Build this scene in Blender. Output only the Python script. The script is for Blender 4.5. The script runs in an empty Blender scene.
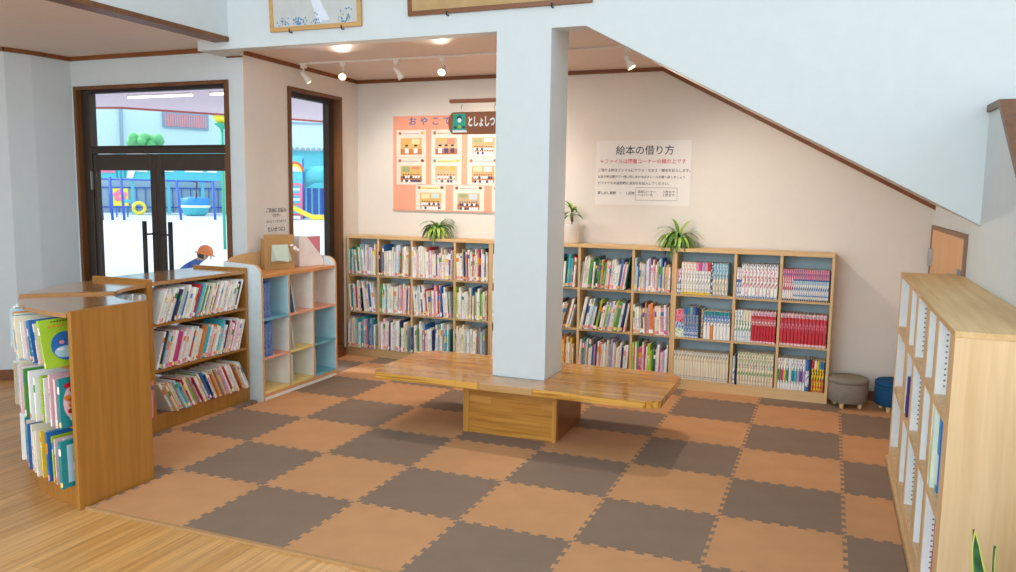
import bpy, bmesh, math, random
from mathutils import Vector, Matrix
R = math.radians
rnd = random.Random(7)
S = bpy.context.scene
col = S.collection
# ------------------------------------------------------------------ materials
MATS = {}
def _new(name):
    m = bpy.data.materials.new(name); m.use_nodes = True
    b = m.node_tree.nodes['Principled BSDF']
    return m, m.node_tree, b
def lin(c):
    return tuple(((x/12.92) if x <= 0.04045 else ((x+0.055)/1.055)**2.4) for x in c[:3]) + (1.0,)
def hexc(h):
    h = h.lstrip('#'); return lin(tuple(int(h[i:i+2], 16)/255 for i in (0, 2, 4)))
def plain(name, h, rough=0.6, metal=0.0, var=0.05, scale=12, bump=0.0, spec=0.5, bscale=None):
    if name in MATS: return MATS[name]
    m, nt, b = _new(name); c = hexc(h)
    no = nt.nodes.new('ShaderNodeTexNoise'); no.inputs['Scale'].default_value = scale; no.inputs['Detail'].default_value = 3
    tc = nt.nodes.new('ShaderNodeTexCoord'); nt.links.new(tc.outputs['Object'], no.inputs['Vector'])
    rp = nt.nodes.new('ShaderNodeValToRGB')
    rp.color_ramp.elements[0].color = tuple(x*(1-var) for x in c[:3])+(1,)
    rp.color_ramp.elements[1].color = tuple(min(1, x*(1+var)) for x in c[:3])+(1,)
    rp.color_ramp.elements[0].position = .3; rp.color_ramp.elements[1].position = .7
    nt.links.new(no.outputs['Fac'], rp.inputs['Fac']); nt.links.new(rp.outputs['Color'], b.inputs['Base Color'])
    b.inputs['Roughness'].default_value = rough; b.inputs['Metallic'].default_value = metal
    b.inputs['Specular IOR Level'].default_value = spec
    if bump:
        n2 = nt.nodes.new('ShaderNodeTexNoise'); n2.inputs['Scale'].default_value = bscale or 150; n2.inputs['Detail'].default_value = 4
        nt.links.new(tc.outputs['Object'], n2.inputs['Vector'])
        bp = nt.nodes.new('ShaderNodeBump'); bp.inputs['Strength'].default_value = bump; bp.inputs['Distance'].default_value = .01
        nt.links.new(n2.outputs['Fac'], bp.inputs['Height']); nt.links.new(bp.outputs['Normal'], b.inputs['Normal'])
    MATS[name] = m; return m
def wood(name, a, bcol, axis='z', rough=0.45, scale=1.0, spec=0.5, coat=0.0, contrast=1.0):
    """long grain along axis"""
    if name in MATS: return MATS[name]
    m, nt, b = _new(name)
    tc = nt.nodes.new('ShaderNodeTexCoord'); mp = nt.nodes.new('ShaderNodeMapping')
    s = {'x': (1.2, 26, 26), 'y': (26, 1.2, 26), 'z': (26, 26, 1.2)}[axis]
    mp.inputs['Scale'].default_value = tuple(v*scale for v in s)
    nt.links.new(tc.outputs['Object'], mp.inputs['Vector'])
    n1 = nt.nodes.new('ShaderNodeTexNoise'); n1.inputs['Scale'].default_value = 1; n1.inputs['Detail'].default_value = 6
    n1.inputs['Roughness'].default_value = .62; n1.inputs['Distortion'].default_value = .5
    nt.links.new(mp.outputs['Vector'], n1.inputs['Vector'])
    mp2 = nt.nodes.new('ShaderNodeMapping'); mp2.inputs['Scale'].default_value = tuple(v*scale*.18 for v in s)
    nt.links.new(tc.outputs['Object'], mp2.inputs['Vector'])
    n2 = nt.nodes.new('ShaderNodeTexNoise'); n2.inputs['Scale'].default_value = 1; n2.inputs['Detail'].default_value = 2
    nt.links.new(mp2.outputs['Vector'], n2.inputs['Vector'])
    ad = nt.nodes.new('ShaderNodeMath'); ad.operation = 'ADD'
    h1 = nt.nodes.new('ShaderNodeMath'); h1.operation = 'MULTIPLY'; h1.inputs[1].default_value = .6
    h2 = nt.nodes.new('ShaderNodeMath'); h2.operation = 'MULTIPLY'; h2.inputs[1].default_value = .4
    nt.links.new(n1.outputs['Fac'], h1.inputs[0]); nt.links.new(n2.outputs['Fac'], h2.inputs[0])
    nt.links.new(h1.outputs[0], ad.inputs[0]); nt.links.new(h2.outputs[0], ad.inputs[1])
    rp = nt.nodes.new('ShaderNodeValToRGB')
    rp.color_ramp.elements[0].color = hexc(bcol); rp.color_ramp.elements[1].color = hexc(a)
    rp.color_ramp.elements[0].position = .5-.16/contrast; rp.color_ramp.elements[1].position = .5+.12/contrast
    nt.links.new(ad.outputs[0], rp.inputs['Fac']); nt.links.new(rp.outputs['Color'], b.inputs['Base Color'])
    b.inputs['Roughness'].default_value = rough; b.inputs['Specular IOR Level'].default_value = spec
    b.inputs['Coat Weight'].default_value = coat; b.inputs['Coat Roughness'].default_value = .12
    MATS[name] = m; return m
def textmat(base, ink, strong=False):
    """printed spine: small illegible print as speckles of ink colour on the base colour"""
    k = 'print_%s_%s%s' % (base, ink, '_bold' if strong else '')
    if k in MATS: return MATS[k]
    m, nt, b = _new(k)
    tc = nt.nodes.new('ShaderNodeTexCoord'); mp = nt.nodes.new('ShaderNodeMapping'); mp.inputs['Scale'].default_value = (150, 150, 60) if strong else (260, 260, 110)
    nt.links.new(tc.outputs['Object'], mp.inputs['Vector'])
    n = nt.nodes.new('ShaderNodeTexNoise'); n.inputs['Scale'].default_value = 1; n.inputs['Detail'].default_value = 1
    nt.links.new(mp.outputs['Vector'], n.inputs['Vector'])
    rp = nt.nodes.new('ShaderNodeValToRGB'); rp.color_ramp.interpolation = 'LINEAR'
    rp.color_ramp.elements[0].color = hexc(base); rp.color_ramp.elements[1].color = hexc(ink)
    rp.color_ramp.elements[0].position, rp.color_ramp.elements[1].position = (.47, .60) if strong else (.52, .72)
    nt.links.new(n.outputs['Fac'], rp.inputs['Fac']); nt.links.new(rp.outputs['Color'], b.inputs['Base Color'])
    b.inputs['Roughness'].default_value = .45
    MATS[k] = m; return m
def planks(name):
    m, nt, b = _new(name)
    tc = nt.nodes.new('ShaderNodeTexCoord'); mp = nt.nodes.new('ShaderNodeMapping')
    mp.inputs['Rotation'].default_value = (0, 0, R(90))
    nt.links.new(tc.outputs['Object'], mp.inputs['Vector'])
    br = nt.nodes.new('ShaderNodeTexBrick'); br.offset = .37; br.inputs['Scale'].default_value = 1
    br.inputs['Brick Width'].default_value = .9; br.inputs['Row Height'].default_value = .075; br.inputs['Mortar Size'].default_value = .0015
    br.inputs['Color1'].default_value = hexc('DCAA6C'); br.inputs['Color2'].default_value = hexc('CC9656'); br.inputs['Mortar'].default_value = hexc('A87840')
    br.inputs['Bias'].default_value = 0.0
    nt.links.new(mp.outputs['Vector'], br.inputs['Vector'])
    mp2 = nt.nodes.new('ShaderNodeMapping'); mp2.inputs['Scale'].default_value = (40, 1.5, 1); nt.links.new(tc.outputs['Object'], mp2.inputs['Vector'])
    n = nt.nodes.new('ShaderNodeTexNoise'); n.inputs['Scale'].default_value = 1; n.inputs['Detail'].default_value = 6
    nt.links.new(mp2.outputs['Vector'], n.inputs['Vector'])
    rp = nt.nodes.new('ShaderNodeValToRGB'); rp.color_ramp.elements[0].color = (.72, .66, .58, 1); rp.color_ramp.elements[1].color = (1.1, 1.1, 1.08, 1)
    rp.color_ramp.elements[0].position = .33; rp.color_ramp.elements[1].position = .62
    nt.links.new(n.outputs['Fac'], rp.inputs['Fac'])
    mx = nt.nodes.new('ShaderNodeMixRGB'); mx.blend_type = 'MULTIPLY'; mx.inputs['Fac'].default_value = .8
    nt.links.new(br.outputs['Color'], mx.inputs['Color1']); nt.links.new(rp.outputs['Color'], mx.inputs['Color2'])
    nt.links.new(mx.outputs['Color'], b.inputs['Base Color']); b.inputs['Roughness'].default_value = .33
    MATS[name] = m; return m
def emis(name, h, st, base='FFFFFF'):
    m, nt, b = _new(name); b.inputs['Base Color'].default_value = hexc(base)
    b.inputs['Emission Color'].default_value = hexc(h); b.inputs['Emission Strength'].default_value = st
    MATS[name] = m; return m
def glassmat():
    m = bpy.data.materials.new('clear_glass'); m.use_nodes = True; nt = m.node_tree
    nt.nodes.clear(); o = nt.nodes.new('ShaderNodeOutputMaterial')
    t = nt.nodes.new('ShaderNodeBsdfTransparent'); t.inputs['Color'].default_value = (.96, .985, 1, 1)
    g = nt.nodes.new('ShaderNodeBsdfGlossy'); g.inputs['Roughness'].default_value = .02
    f = nt.nodes.new('ShaderNodeValue'); f.outputs[0].default_value = .035
    mx = nt.nodes.new('ShaderNodeMixShader'); nt.links.new(f.outputs[0], mx.inputs[0]); nt.links.new(t.outputs[0], mx.inputs[1]); nt.links.new(g.outputs[0], mx.inputs[2])
    nt.links.new(mx.outputs[0], o.inputs[0]); return m
GL = glassmat()
WALL = plain('white_wallpaper', 'D3DADC', .85, bump=.12, bscale=260, var=.012)
WALLIN = plain('cream_wallpaper', 'E2DCD4', .85, bump=.12, bscale=260, var=.012)
CEIL = plain('pinkish_ceiling', 'E0CEC2', .45, var=.015, spec=.3)
CEILL = plain('left_ceiling', 'E6D8CE', .6, var=.02)
TRIM = wood('trim_brown_wood', '8E5222', '6B3A14', 'x', .45)
DARKWOOD = wood('door_brown_wood', '7D4E28', '5E381A', 'z', .4)
BRONZE = plain('bronze_aluminium', '4A4038', .38, .5, .08)
BLACKM = plain('dark_rubber', '2A2724', .6, 0)
MAPLE = wood('honey_wood', 'B87E38', '9A6424', 'z', .32, coat=.2, contrast=.8)
MAPLETOP = wood('honey_wood_top', 'C08C58', 'A06E3E', 'y', .16, coat=.6, contrast=.6)
BEECH = wood('pale_case_wood', 'E0BC88', 'CBA26C', 'x', .5, contrast=.7)
BEECHV = wood('pale_case_wood_upright', 'E0BC88', 'CBA26C', 'z', .5, contrast=.7)
OAKV = wood('light_oak_upright', 'E4C498', 'CCA676', 'z', .5, contrast=.9)
OAKY = wood('light_oak_top', 'DDBB88', 'BE965E', 'y', .5, contrast=1.0)
def laminate(name, c1, c2, c3, axis, row, length, rough, coat, dark='8A5A22'):
    m, nt, b = _new(name)
    tc = nt.nodes.new('ShaderNodeTexCoord'); mp = nt.nodes.new('ShaderNodeMapping')
    if axis == 'xz': mp.inputs['Rotation'].default_value = (R(90), 0, 0)
    nt.links.new(tc.outputs['Object'], mp.inputs['Vector'])
    br = nt.nodes.new('ShaderNodeTexBrick'); br.offset = .43; br.offset_frequency = 3; br.inputs['Scale'].default_value = 1
    br.inputs['Brick Width'].default_value = length; br.inputs['Row Height'].default_value = row; br.inputs['Mortar Size'].default_value = .0012; br.inputs['Mortar Smooth'].default_value = .5
    br.inputs['Color1'].default_value = hexc(c1); br.inputs['Color2'].default_value = hexc(c2); br.inputs['Mortar'].default_value = hexc(dark)
    nt.links.new(mp.outputs['Vector'], br.inputs['Vector'])
    mp2 = nt.nodes.new('ShaderNodeMapping'); mp2.inputs['Scale'].default_value = (2, 60, 60); nt.links.new(tc.outputs['Object'], mp2.inputs['Vector'])
    n = nt.nodes.new('ShaderNodeTexNoise'); n.inputs['Scale'].default_value = 1; n.inputs['Detail'].default_value = 5; nt.links.new(mp2.outputs['Vector'], n.inputs['Vector'])
    mx = nt.nodes.new('ShaderNodeMixRGB'); mx.inputs['Color2'].default_value = hexc(c3); rp = nt.nodes.new('ShaderNodeValToRGB')
    rp.color_ramp.elements[0].position = .45; rp.color_ramp.elements[1].position = .68; nt.links.new(n.outputs['Fac'], rp.inputs['Fac'])
    nt.links.new(rp.outputs['Color'], mx.inputs['Fac']); nt.links.new(br.outputs['Color'], mx.inputs['Color1']); nt.links.new(mx.outputs['Color'], b.inputs['Base Color'])
    b.inputs['Roughness'].default_value = rough; b.inputs['Coat Weight'].default_value = coat; b.inputs['Coat Roughness'].default_value = .1
    MATS[name] = m; return m
BENCHT = laminate('bench_striped_wood', 'E2AA50', 'BA7822', '9C5E16', 'xy', .021, .8, .2, .5)
BENCHB = laminate('bench_base_wood', 'C98F42', 'B87C30', 'A06822', 'xz', .045, .35, .3, .25, 'A87030')
BENCHV = wood('bench_post_wood', 'C48C40', '9E6A24', 'z', .3)
BACKBL = plain('blue_grey_back_panel', 'B4C8D0', .7)
WHITEP = plain('white_laminate', 'F0EFEA', .45)
PALEB = plain('pale_blue_laminate', 'DCE9EC', .45)
MATP = plain('peach_foam', 'C9966A', .85, var=.05, scale=5, bump=.25, bscale=400, spec=.25)
MATD = plain('brown_foam', '8A7565', .85, var=.05, scale=5, bump=.25, bscale=400, spec=.25)
FLOOR = planks('plank_floor')
# ------------------------------------------------------------------ mesh builder
class MB:
    def __init__(s): s.v = []; s.f = []; s.m = []; s.mats = []; s.sm = []
    def mi(s, m):
        if m not in s.mats: s.mats.append(m)
        return s.mats.index(m)
    def add(s, vs, fs, m, M=None, smooth=False):
        o = len(s.v); k = s.mi(m)
        s.v += [tuple(M @ Vector(p)) if M else tuple(p) for p in vs]
        for f in fs: s.f.append([i+o for i in f]); s.m.append(k); s.sm.append(smooth)
    def box(s, x0, y0, z0, x1, y1, z1, m, M=None):
        if x0 > x1: x0, x1 = x1, x0
        if y0 > y1: y0, y1 = y1, y0
        if z0 > z1: z0, z1 = z1, z0
        vs = [(x0,y0,z0),(x1,y0,z0),(x1,y1,z0),(x0,y1,z0),(x0,y0,z1),(x1,y0,z1),(x1,y1,z1),(x0,y1,z1)]
        s.add(vs, [(0,3,2,1),(4,5,6,7),(0,1,5,4),(1,2,6,5),(2,3,7,6),(3,0,4,7)], m, M)
    def prism(s, poly, z0, z1, m, M=None, sm=False):
        """poly: list of (x,y), counter clockwise; extruded along z"""
        n = len(poly); vs = [(x,y,z0) for x,y in poly]+[(x,y,z1) for x,y in poly]
        s.add(vs, [tuple(range(n))[::-1], tuple(range(n, 2*n))], m, M)
        s.add(vs, [(i,(i+1)%n,(i+1)%n+n,i+n) for i in range(n)], m, M, sm)
    def lathe(s, prof, m, n=20, M=None, cap=True):
        vs = []; fs = []
        for r, z in prof:
            for k in range(n): a = 2*math.pi*k/n; vs.append((r*math.cos(a), r*math.sin(a), z))
        for j in range(len(prof)-1):
            for k in range(n): fs.append((j*n+k, j*n+(k+1)%n, (j+1)*n+(k+1)%n, (j+1)*n+k))
        s.add(vs, fs, m, M, True)
        if cap: s.add(vs, [tuple(range(n))[::-1], tuple(range((len(prof)-1)*n, len(prof)*n))], m, M)
    def tube(s, pts, r, m, n=8, M=None):
        pts = [Vector(p) for p in pts]; vs = []; fs = []; rr = r if isinstance(r, (list, tuple)) else [r]*len(pts)
        for i, p in enumerate(pts):
            d = (pts[min(i+1, len(pts)-1)]-pts[max(i-1, 0)]).normalized()
            u = d.cross(Vector((0,0,1))); u = u.normalized() if u.length > 1e-3 else Vector((1,0,0)); w = d.cross(u)
            for k in range(n):
                a = 2*math.pi*k/n; vs.append(p+(u*math.cos(a)+w*math.sin(a))*rr[i])
        for j in range(len(pts)-1):
            for k in range(n): fs.append((j*n+k, (j+1)*n+k, (j+1)*n+(k+1)%n, j*n+(k+1)%n))
        fs.append(tuple(range(n))); fs.append(tuple(range((len(pts)-1)*n, len(pts)*n))[::-1])
        s.add(vs, fs, m, M, True)
    def blob(s, c, r, m, n=12, M=None):
        rx, ry, rz = r if isinstance(r, tuple) else (r, r, r)
        prof = [(max(1e-4, math.sin(math.pi*i/n)), -math.cos(math.pi*i/n)) for i in range(n+1)]
        T = Matrix.Translation(c) @ Matrix.Diagonal((rx, ry, rz, 1))
        s.lathe(prof, m, 14, (M @ T) if M else T, False)
    def build(s, name, parent=None, bevel=0, loc=None, rotz=0, recalc=True):
        me = bpy.data.meshes.new(name); me.from_pydata(s.v, [], s.f)
        for m in s.mats: me.materials.append(m)
        me.polygons.foreach_set('material_index', s.m); me.polygons.foreach_set('use_smooth', s.sm)
        me.update()
        if recalc:
            bm = bmesh.new(); bm.from_mesh(me); bmesh.ops.recalc_face_normals(bm, faces=bm.faces); bm.to_mesh(me); bm.free()
        o = bpy.data.objects.new(name, me); col.objects.link(o)
        if parent: o.parent = parent
        if loc: o.location = loc
        o.rotation_euler.z = rotz
        if bevel:
            b = o.modifiers.new('bevel', 'BEVEL'); b.width = bevel; b.segments = 2; b.limit_method = 'ANGLE'
        return o
def tag(o, label, cat, group=None, kind=None):
    if label: o['label'] = label
    if cat: o['category'] = cat
    if group: o['group'] = group
    if kind: o['kind'] = kind
    return o
def empty(name, loc, label, cat, group=None, rotz=0):
    o = bpy.data.objects.new(name, None); col.objects.link(o); o.location = loc; o.rotation_euler.z = rotz
    o.empty_display_size = .1
    return tag(o, label, cat, group)
def struct(mb, name, bevel=0):
    o = mb.build(name, bevel=bevel); o['kind'] = 'structure'; return o
def text_mesh(body, size, mat, name, parent, M, extrude=.001, align='CENTER', bold=0.0):
    cu = bpy.data.curves.new('t', 'FONT'); cu.body = body; cu.size = size; cu.extrude = extrude; cu.align_x = align; cu.align_y = 'CENTER'
    cu.offset = bold; cu.resolution_u = 3
    t = bpy.data.objects.new('t', cu); col.objects.link(t)
    dg = bpy.context.evaluated_depsgraph_get(); me = bpy.data.meshes.new_from_object(t.evaluated_get(dg))
    bpy.data.objects.remove(t); bpy.data.curves.remove(cu)
    me.name = name; me.materials.clear(); me.materials.append(mat)
    me.transform(M)
    o = bpy.data.objects.new(name, me); col.objects.link(o); o.parent = parent
    return o
# ------------------------------------------------------------------ camera
def make_cam():
    f, yaw, pitch, roll = 801.668, .3797, .1168, .0145
    cy, sy, cp, sp = math.cos(yaw), math.sin(yaw), math.cos(pitch), math.sin(pitch)
    fwd = Vector((-sy*cp, cy*cp, -sp)); rt = Vector((cy, sy, 0)); up = rt.cross(fwd)
    cr, sr = math.cos(roll), math.sin(roll)
    r2 = cr*rt+sr*up; u2 = -sr*rt+cr*up
    c = bpy.data.cameras.new('camera'); c.sensor_width = 36; c.sensor_fit = 'HORIZONTAL'; c.lens = f*36/1016
    c.clip_end = 300; c.clip_start = .05
    o = bpy.data.objects.new('camera', c); col.objects.link(o)
    Mx = Matrix((r2, u2, -fwd)).transposed().to_4x4(); Mx.translation = Vector((3.4475, -2.8951, 1.6521)); o.matrix_world = Mx
    S.camera = o; return o, f
CAM, FPX = make_cam()
CI = CAM.matrix_world.inverted()
def px(p):
    q = CI @ Vector(p); return (508+FPX*q.x/-q.z, 286-FPX*q.y/-q.z, -q.z)
# ------------------------------------------------------------------ the room
CZ = 2.73; BZ = 2.69; YF = 2.07; YB = 4.12; XL = -.93; WROT = R(2.27); XR = 4.20; YD = 2.35; LZ = 2.765; XFAS = -.83
# floor
b = MB(); b.box(-6, -7, -.08, 7.5, YD+.02, 0, FLOOR); b.box(XL-.1, YD+.02, -.08, 7.5, YB+.1, 0, FLOOR); struct(b, 'floor')
# back wall
b = MB(); b.box(XL-.1, YB, 0, 7.5, YB+.12, 3.4, WALLIN); struct(b, 'wall_back')
# left wall of the reading corner (turned a little), own origin at its front corner
WY0, WY1, WZ0, WZ1 = .585, 1.45, .09, 2.53
T = .16
def at_left(o): o.location = (XL, YD, 0); o.rotation_euler.z = WROT; return o
b = MB()
b.prism([(0, .0008), (0, WY0), (-T, WY0), (-T, T+.012), (-.010, T+.012), (-.010, .0008)], 0, CZ+.1, WALLIN)
b.box(-T, WY1, 0, 0, 1.80, CZ+.1, WALLIN)
b.box(-T, WY0, 0, 0, WY1, WZ0, WALLIN); b.box(-T, WY0, WZ1, 0, WY1, CZ+.1, WALLIN)
at_left(struct(b, 'wall_left'))
# entrance wall y=YD with door opening x -2.76..-1.08
DX0, DX1, DZ = -2.76, -1.075, 2.51
b = MB(); b.box(-2.80, YD, 0, DX0, YD+T, LZ+.1, WALL); b.box(DX1, YD, 0, XL-.018, YD+T, LZ+.1, WALL); b.box(XL-.018, YD, 0, XL-.011, YD+.1, LZ+.1, WALL); b.box(DX0, YD, DZ, DX1, YD+T, LZ+.1, WALL)
struct(b, 'wall_entrance')
# far left angled walls
pts = [(-2.80, YD), (-2.83, 2.0), (-2.885, 1.80), (-3.15, 1.62), (-3.9, 1.45), (-6, 1.3)]
b = MB()
for i in range(len(pts)-1):
    p, q = Vector(pts[i]), Vector(pts[i+1]); d = (q-p).normalized(); n = Vector((-d.y, d.x))*-.12
    e = d*.02
    b.prism([tuple(p), tuple(q), tuple(q+n), tuple(p+n)], 0, LZ+.1, WALL)
struct(b, 'wall_side')
b = MB()
for i in range(len(pts)-1):
    p, q = Vector(pts[i]), Vector(pts[i+1]); d = (q-p).normalized(); n = Vector((-d.y, d.x))
    b.prism([tuple(p), tuple(q), tuple(q+n*.015), tuple(p+n*.015)], .0, .09, TRIM)
struct(b, 'baseboard_side')
b = MB()
for i in range(len(pts)-1):
    p, q = Vector(pts[i]), Vector(pts[i+1]); d = (q-p).normalized(); n = Vector((-d.y, d.x))
    b.prism([tuple(p), tuple(q), tuple(q+n*.02), tuple(p+n*.02)], LZ-.035, LZ, TRIM)
b.box(-2.80, YD-.02, LZ-.035, -1.10, YD, LZ, TRIM)
struct(b, 'trim_1')
# atrium wall (front face y=YF) with sloped stair flank ; polygon in xz extruded in y
def xzprism(mb, poly, y0, y1, m):
    n = len(poly); vs = [(x,y0,z) for x,z in poly]+[(x,y1,z) for x,z in poly]
    mb.add(vs, [tuple(range(n)), tuple(range(n, 2*n))[::-1]], m); mb.add(vs, [(i,i+n,(i+1)%n+n,(i+1)%n) for i in range(n)], m)
SX, SZ, SL = 1.965, 2.69, -.528
def zs(x): return SZ+SL*(x-SX)
b = MB()
xzprism(b, [(-1.12, BZ), (SX, BZ), (XR+.0, zs(XR)), (7.4, zs(XR)-.2), (7.4, 5.2), (-1.12, 5.2)], YF, YF+.12, WALL)
struct(b, 'wall_front')
# beam end and soffit
b = MB(); b.box(-1.12, YF+.12, BZ, XL+.0, YD-.0005, LZ+.2, WALL); struct(b, 'trim_2')
# square pillar: continues the atrium wall plane
b = MB(); b.box(1.362, YF+.0005, .4035, 1.738, YF+.36, CZ-.001, WALL); b.box(1.39, YF+.035, 0, 1.71, YF+.33, .4035, WALL)
struct(b, 'wall_pillar')
# main ceiling
b = MB(); xzprism(b, [(XL-.2, CZ), (SX, CZ), (SX, CZ+.1), (XL-.2, CZ+.1)], YF+.121, YB, CEIL)
struct(b, 'ceiling')
# sloping underside of the stairs
def zb(x): return 2.737-.529*(x-2.038)
b = MB(); SXB = 2.05
V = [(SX, YF+.121, SZ+.004), (XR, YF+.121, zs(XR)+.004), (XR, YB, zb(XR)), (SXB, YB, zb(SXB))]; V += [(x, y, z+.1) for x, y, z in V]
b.add([(SX, YF+.121, CZ+.0005), (SXB, YB, CZ+.0005), (SX, YB, CZ+.0005)], [(0, 1, 2)], CEIL)
b.add(V, [(0,1,2,3),(7,6,5,4),(0,4,5,1),(1,5,6,2),(2,6,7,3),(3,7,4,0)], WALLIN)
struct(b, 'ceiling_slope')
# left ceiling and mezzanine parapet
b = MB(); b.box(-6, -7, LZ, XFAS-.125, YD, LZ+.1, CEILL); struct(b, 'ceiling_left')
b = MB(); b.box(XFAS-.12, -7, LZ+.0, XFAS, YF-.001, 5.2, WALL); struct(b, 'wall_mezzanine')
b = MB(); b.box(XFAS-.121, -7, LZ-.022, XFAS+.012, YF-.002, LZ+.012, DARKWOOD); struct(b, 'trim_3')
b = MB(); b.box(XFAS-.145, -7, LZ-.01, XFAS-.122, YF-.002, LZ-.0005, WHITEP); struct(b, 'trim_lit_edge')  # white strip stands in for light caught along the trim's lower edge
# cornice trims
b = MB()
b.box(-1.0, YB-.018, CZ-.033, SXB, YB, CZ, TRIM)
xzprism(b, [(SXB, zb(SXB)-.036), (XR, zb(XR)-.036), (XR, zb(XR)-.001), (SXB, zb(SXB)-.001)], YB-.018, YB, TRIM)
struct(b, 'trim_5')
b = MB(); b.box(0, .01, CZ-.033, .018, 1.76, CZ, TRIM); at_left(struct(b, 'trim_8'))
b = MB(); b.box(-.15, -.012, BZ-.012, .0, -.001, BZ-.002, TRIM); at_left(struct(b, 'trim_9'))
# baseboards
b = MB(); b.box(XL-.04, YB-.012, 0, XR, YB, .09, TRIM); struct(b, 'baseboard_back')
b = MB(); b.box(0, .75, 0, .012, 1.5, .088, TRIM); at_left(struct(b, 'baseboard_left'))
# right wall with low cupboard door; sloped top
yy = lambda y: 2.145 if y > 1.73 else 2.14-.656*(1.73-y)
b = MB(); vs = []
poly = [(-1.0, 0), (YB, 0), (YB, 2.6), (YF+.13, 2.6), (YF+.13, 1.55), (YF, 1.5), (YF, yy(YF)-.038), (1.73, yy(1.73)-.038), (-.2, yy(-.2)-.038), (-1.0, .3)]
n = len(poly)
vs = [(XR, y, z) for y, z in poly]+[(XR+.14, y, z) for y, z in poly]
b.add(vs, [tuple(range(n)), tuple(range(n, 2*n))[::-1]], WALL); b.add(vs, [(i,i+n,(i+1)%n+n,(i+1)%n) for i in range(n)], WALL)
struct(b, 'wall_right')
b = MB()
poly = [(2.065, yy(2)-.037), (1.73, yy(1.73)-.037), (-.2, yy(-.2)-.037), (-.2, yy(-.2)), (1.73, yy(1.73)), (2.065, yy(2))]
n = 6; vs = [(XR-.015, y, z) for y, z in poly]+[(XR+.16, y, z) for y, z in poly]
b.add(vs, [tuple(range(n)), tuple(range(n, 2*n))[::-1]], DARKWOOD); b.add(vs, [(i,i+n,(i+1)%n+n,(i+1)%n) for i in range(n)], DARKWOOD)
struct(b, 'trim_6')
# high ceiling of the hall; unseen left wall added to block the sun
b = MB(); b.box(XFAS, -7.0, 5.2, 7.4, YF+.12, 5.3, WALL); struct(b, 'ceiling_hall')
b = MB(); b.box(-6.12, -7, 0, -6, 1.35, LZ+.1, WALL); struct(b, 'wall_sun_block')
# ------------------------------------------------------------------ glazed entrance door
d = empty('door_1', (0, YD, 0), None, None); d['kind'] = 'structure'
b = MB(); y0, y1 = -.02, .13
b.box(DX0, y0, 0, DX0+.035, y1, DZ, DARKWOOD); b.box(DX1-.035, y0, 0, DX1, y1, DZ, DARKWOOD); b.box(DX0+.035, y0, DZ-.03, DX1-.035, y1, DZ, DARKWOOD)
b.build('door_frame', d)
b = MB(); x0, x1 = DX0+.035, DX1-.035; y0, y1 = .03, .10
b.box(x0, y0, 0, x0+.095, y1, DZ-.03, BRONZE); b.box(x1-.022, y0, 0, x1, y1, DZ-.03, BRONZE)
b.box(x0+.095, y0, DZ-.055, x1-.022, y1, DZ-.03, BLACKM); b.box(x0+.095, y0, 1.935, x1-.022, y1, 1.99, BRONZE); b.box(x0+.09, y0-.02, 1.985, x1-.02, y1, 2.0, BLACKM)
b.build('transom_frame', d, .003)
g = MB(); g.box(x0+.09, .06, 1.99, x1-.02, .066, DZ-.05, GL); g.build('transom_pane', d)
xm = -1.915
for (xa, xb, hx, nm) in ((x0+.096, xm-.003, -1.985, 'l'), (xm+.003, x1-.023, -1.70, 'r')):
    b = MB(); w = .045 if nm == 'l' else .04
    wl = .035 if nm == 'l' else .055; wr = .055 if nm == 'l' else .035
    b.box(xa, .04, .01, xa+wl, .09, 1.93, BRONZE); b.box(xb-wr, .04, .01, xb, .09, 1.93, BRONZE)
    b.box(xa+wl, .04, 1.79, xb-wr, .09, 1.93, BRONZE); b.box(xa+wl, .04, .01, xb-wr, .09, .22, BRONZE)
    leaf = b.build('door_leaf', d, .003)
    g = MB(); g.box(xa+wl-.005, .06, .21, xb-wr+.005, .066, 1.80, GL); g.build('pane', leaf)
    h = MB(); h.tube([(hx, -.03, .75), (hx, -.03, 1.36)], .019, BLACKM, 10)
    ed = xb-.03 if nm == 'l' else xa+.03
    for zz in (.85, 1.25): h.tube([(hx, -.03, zz), (ed, -.03, zz), (ed, .045, zz)], .009, BLACKM, 6)
    h.build('door_handle', leaf)
h = MB()
for zz in (.4, 1.62): h.box(x0+.085, .015, zz, x0+.1, .035, zz+.16, plain('steel', 'A8AAAA', .3, .8))
h.build('hinge', d)
# ------------------------------------------------------------------ narrow window
w = at_left(empty('window_1', (XL, 0, 0), None, None)); w['kind'] = 'structure'
b = MB()
b.box(-.13, WY0, WZ0, .02, WY0+.035, WZ1, DARKWOOD); b.box(-.13, WY1-.035, WZ0, .02, WY1, WZ1, DARKWOOD)
b.box(-.13, WY0+.035, WZ1-.03, .02, WY1-.035, WZ1, DARKWOOD); b.box(-.13, WY0+.035, WZ0, .02, WY1-.035, WZ0+.03, DARKWOOD)
b.build('window_frame', w)
b = MB(); b.box(-.12, WY0+.036, WZ0+.03, -.06, WY0+.06, WZ1-.03, BRONZE); b.box(-.12, WY1-.12, WZ0+.03, -.06, WY1-.036, WZ1-.03, BRONZE)
b.box(-.12, WY0+.06, WZ1-.07, -.06, WY1-.12, WZ1-.03, BLACKM); b.box(-.12, WY0+.06, WZ0+.03, -.06, WY1-.12, WZ0+.08, BRONZE)
b.build('window_sash', w)
g = MB(); g.box(-.095, WY0+.055, WZ0+.07, -.09, WY1-.115, WZ1-.065, GL); g.build('window_pane', w)
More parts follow.
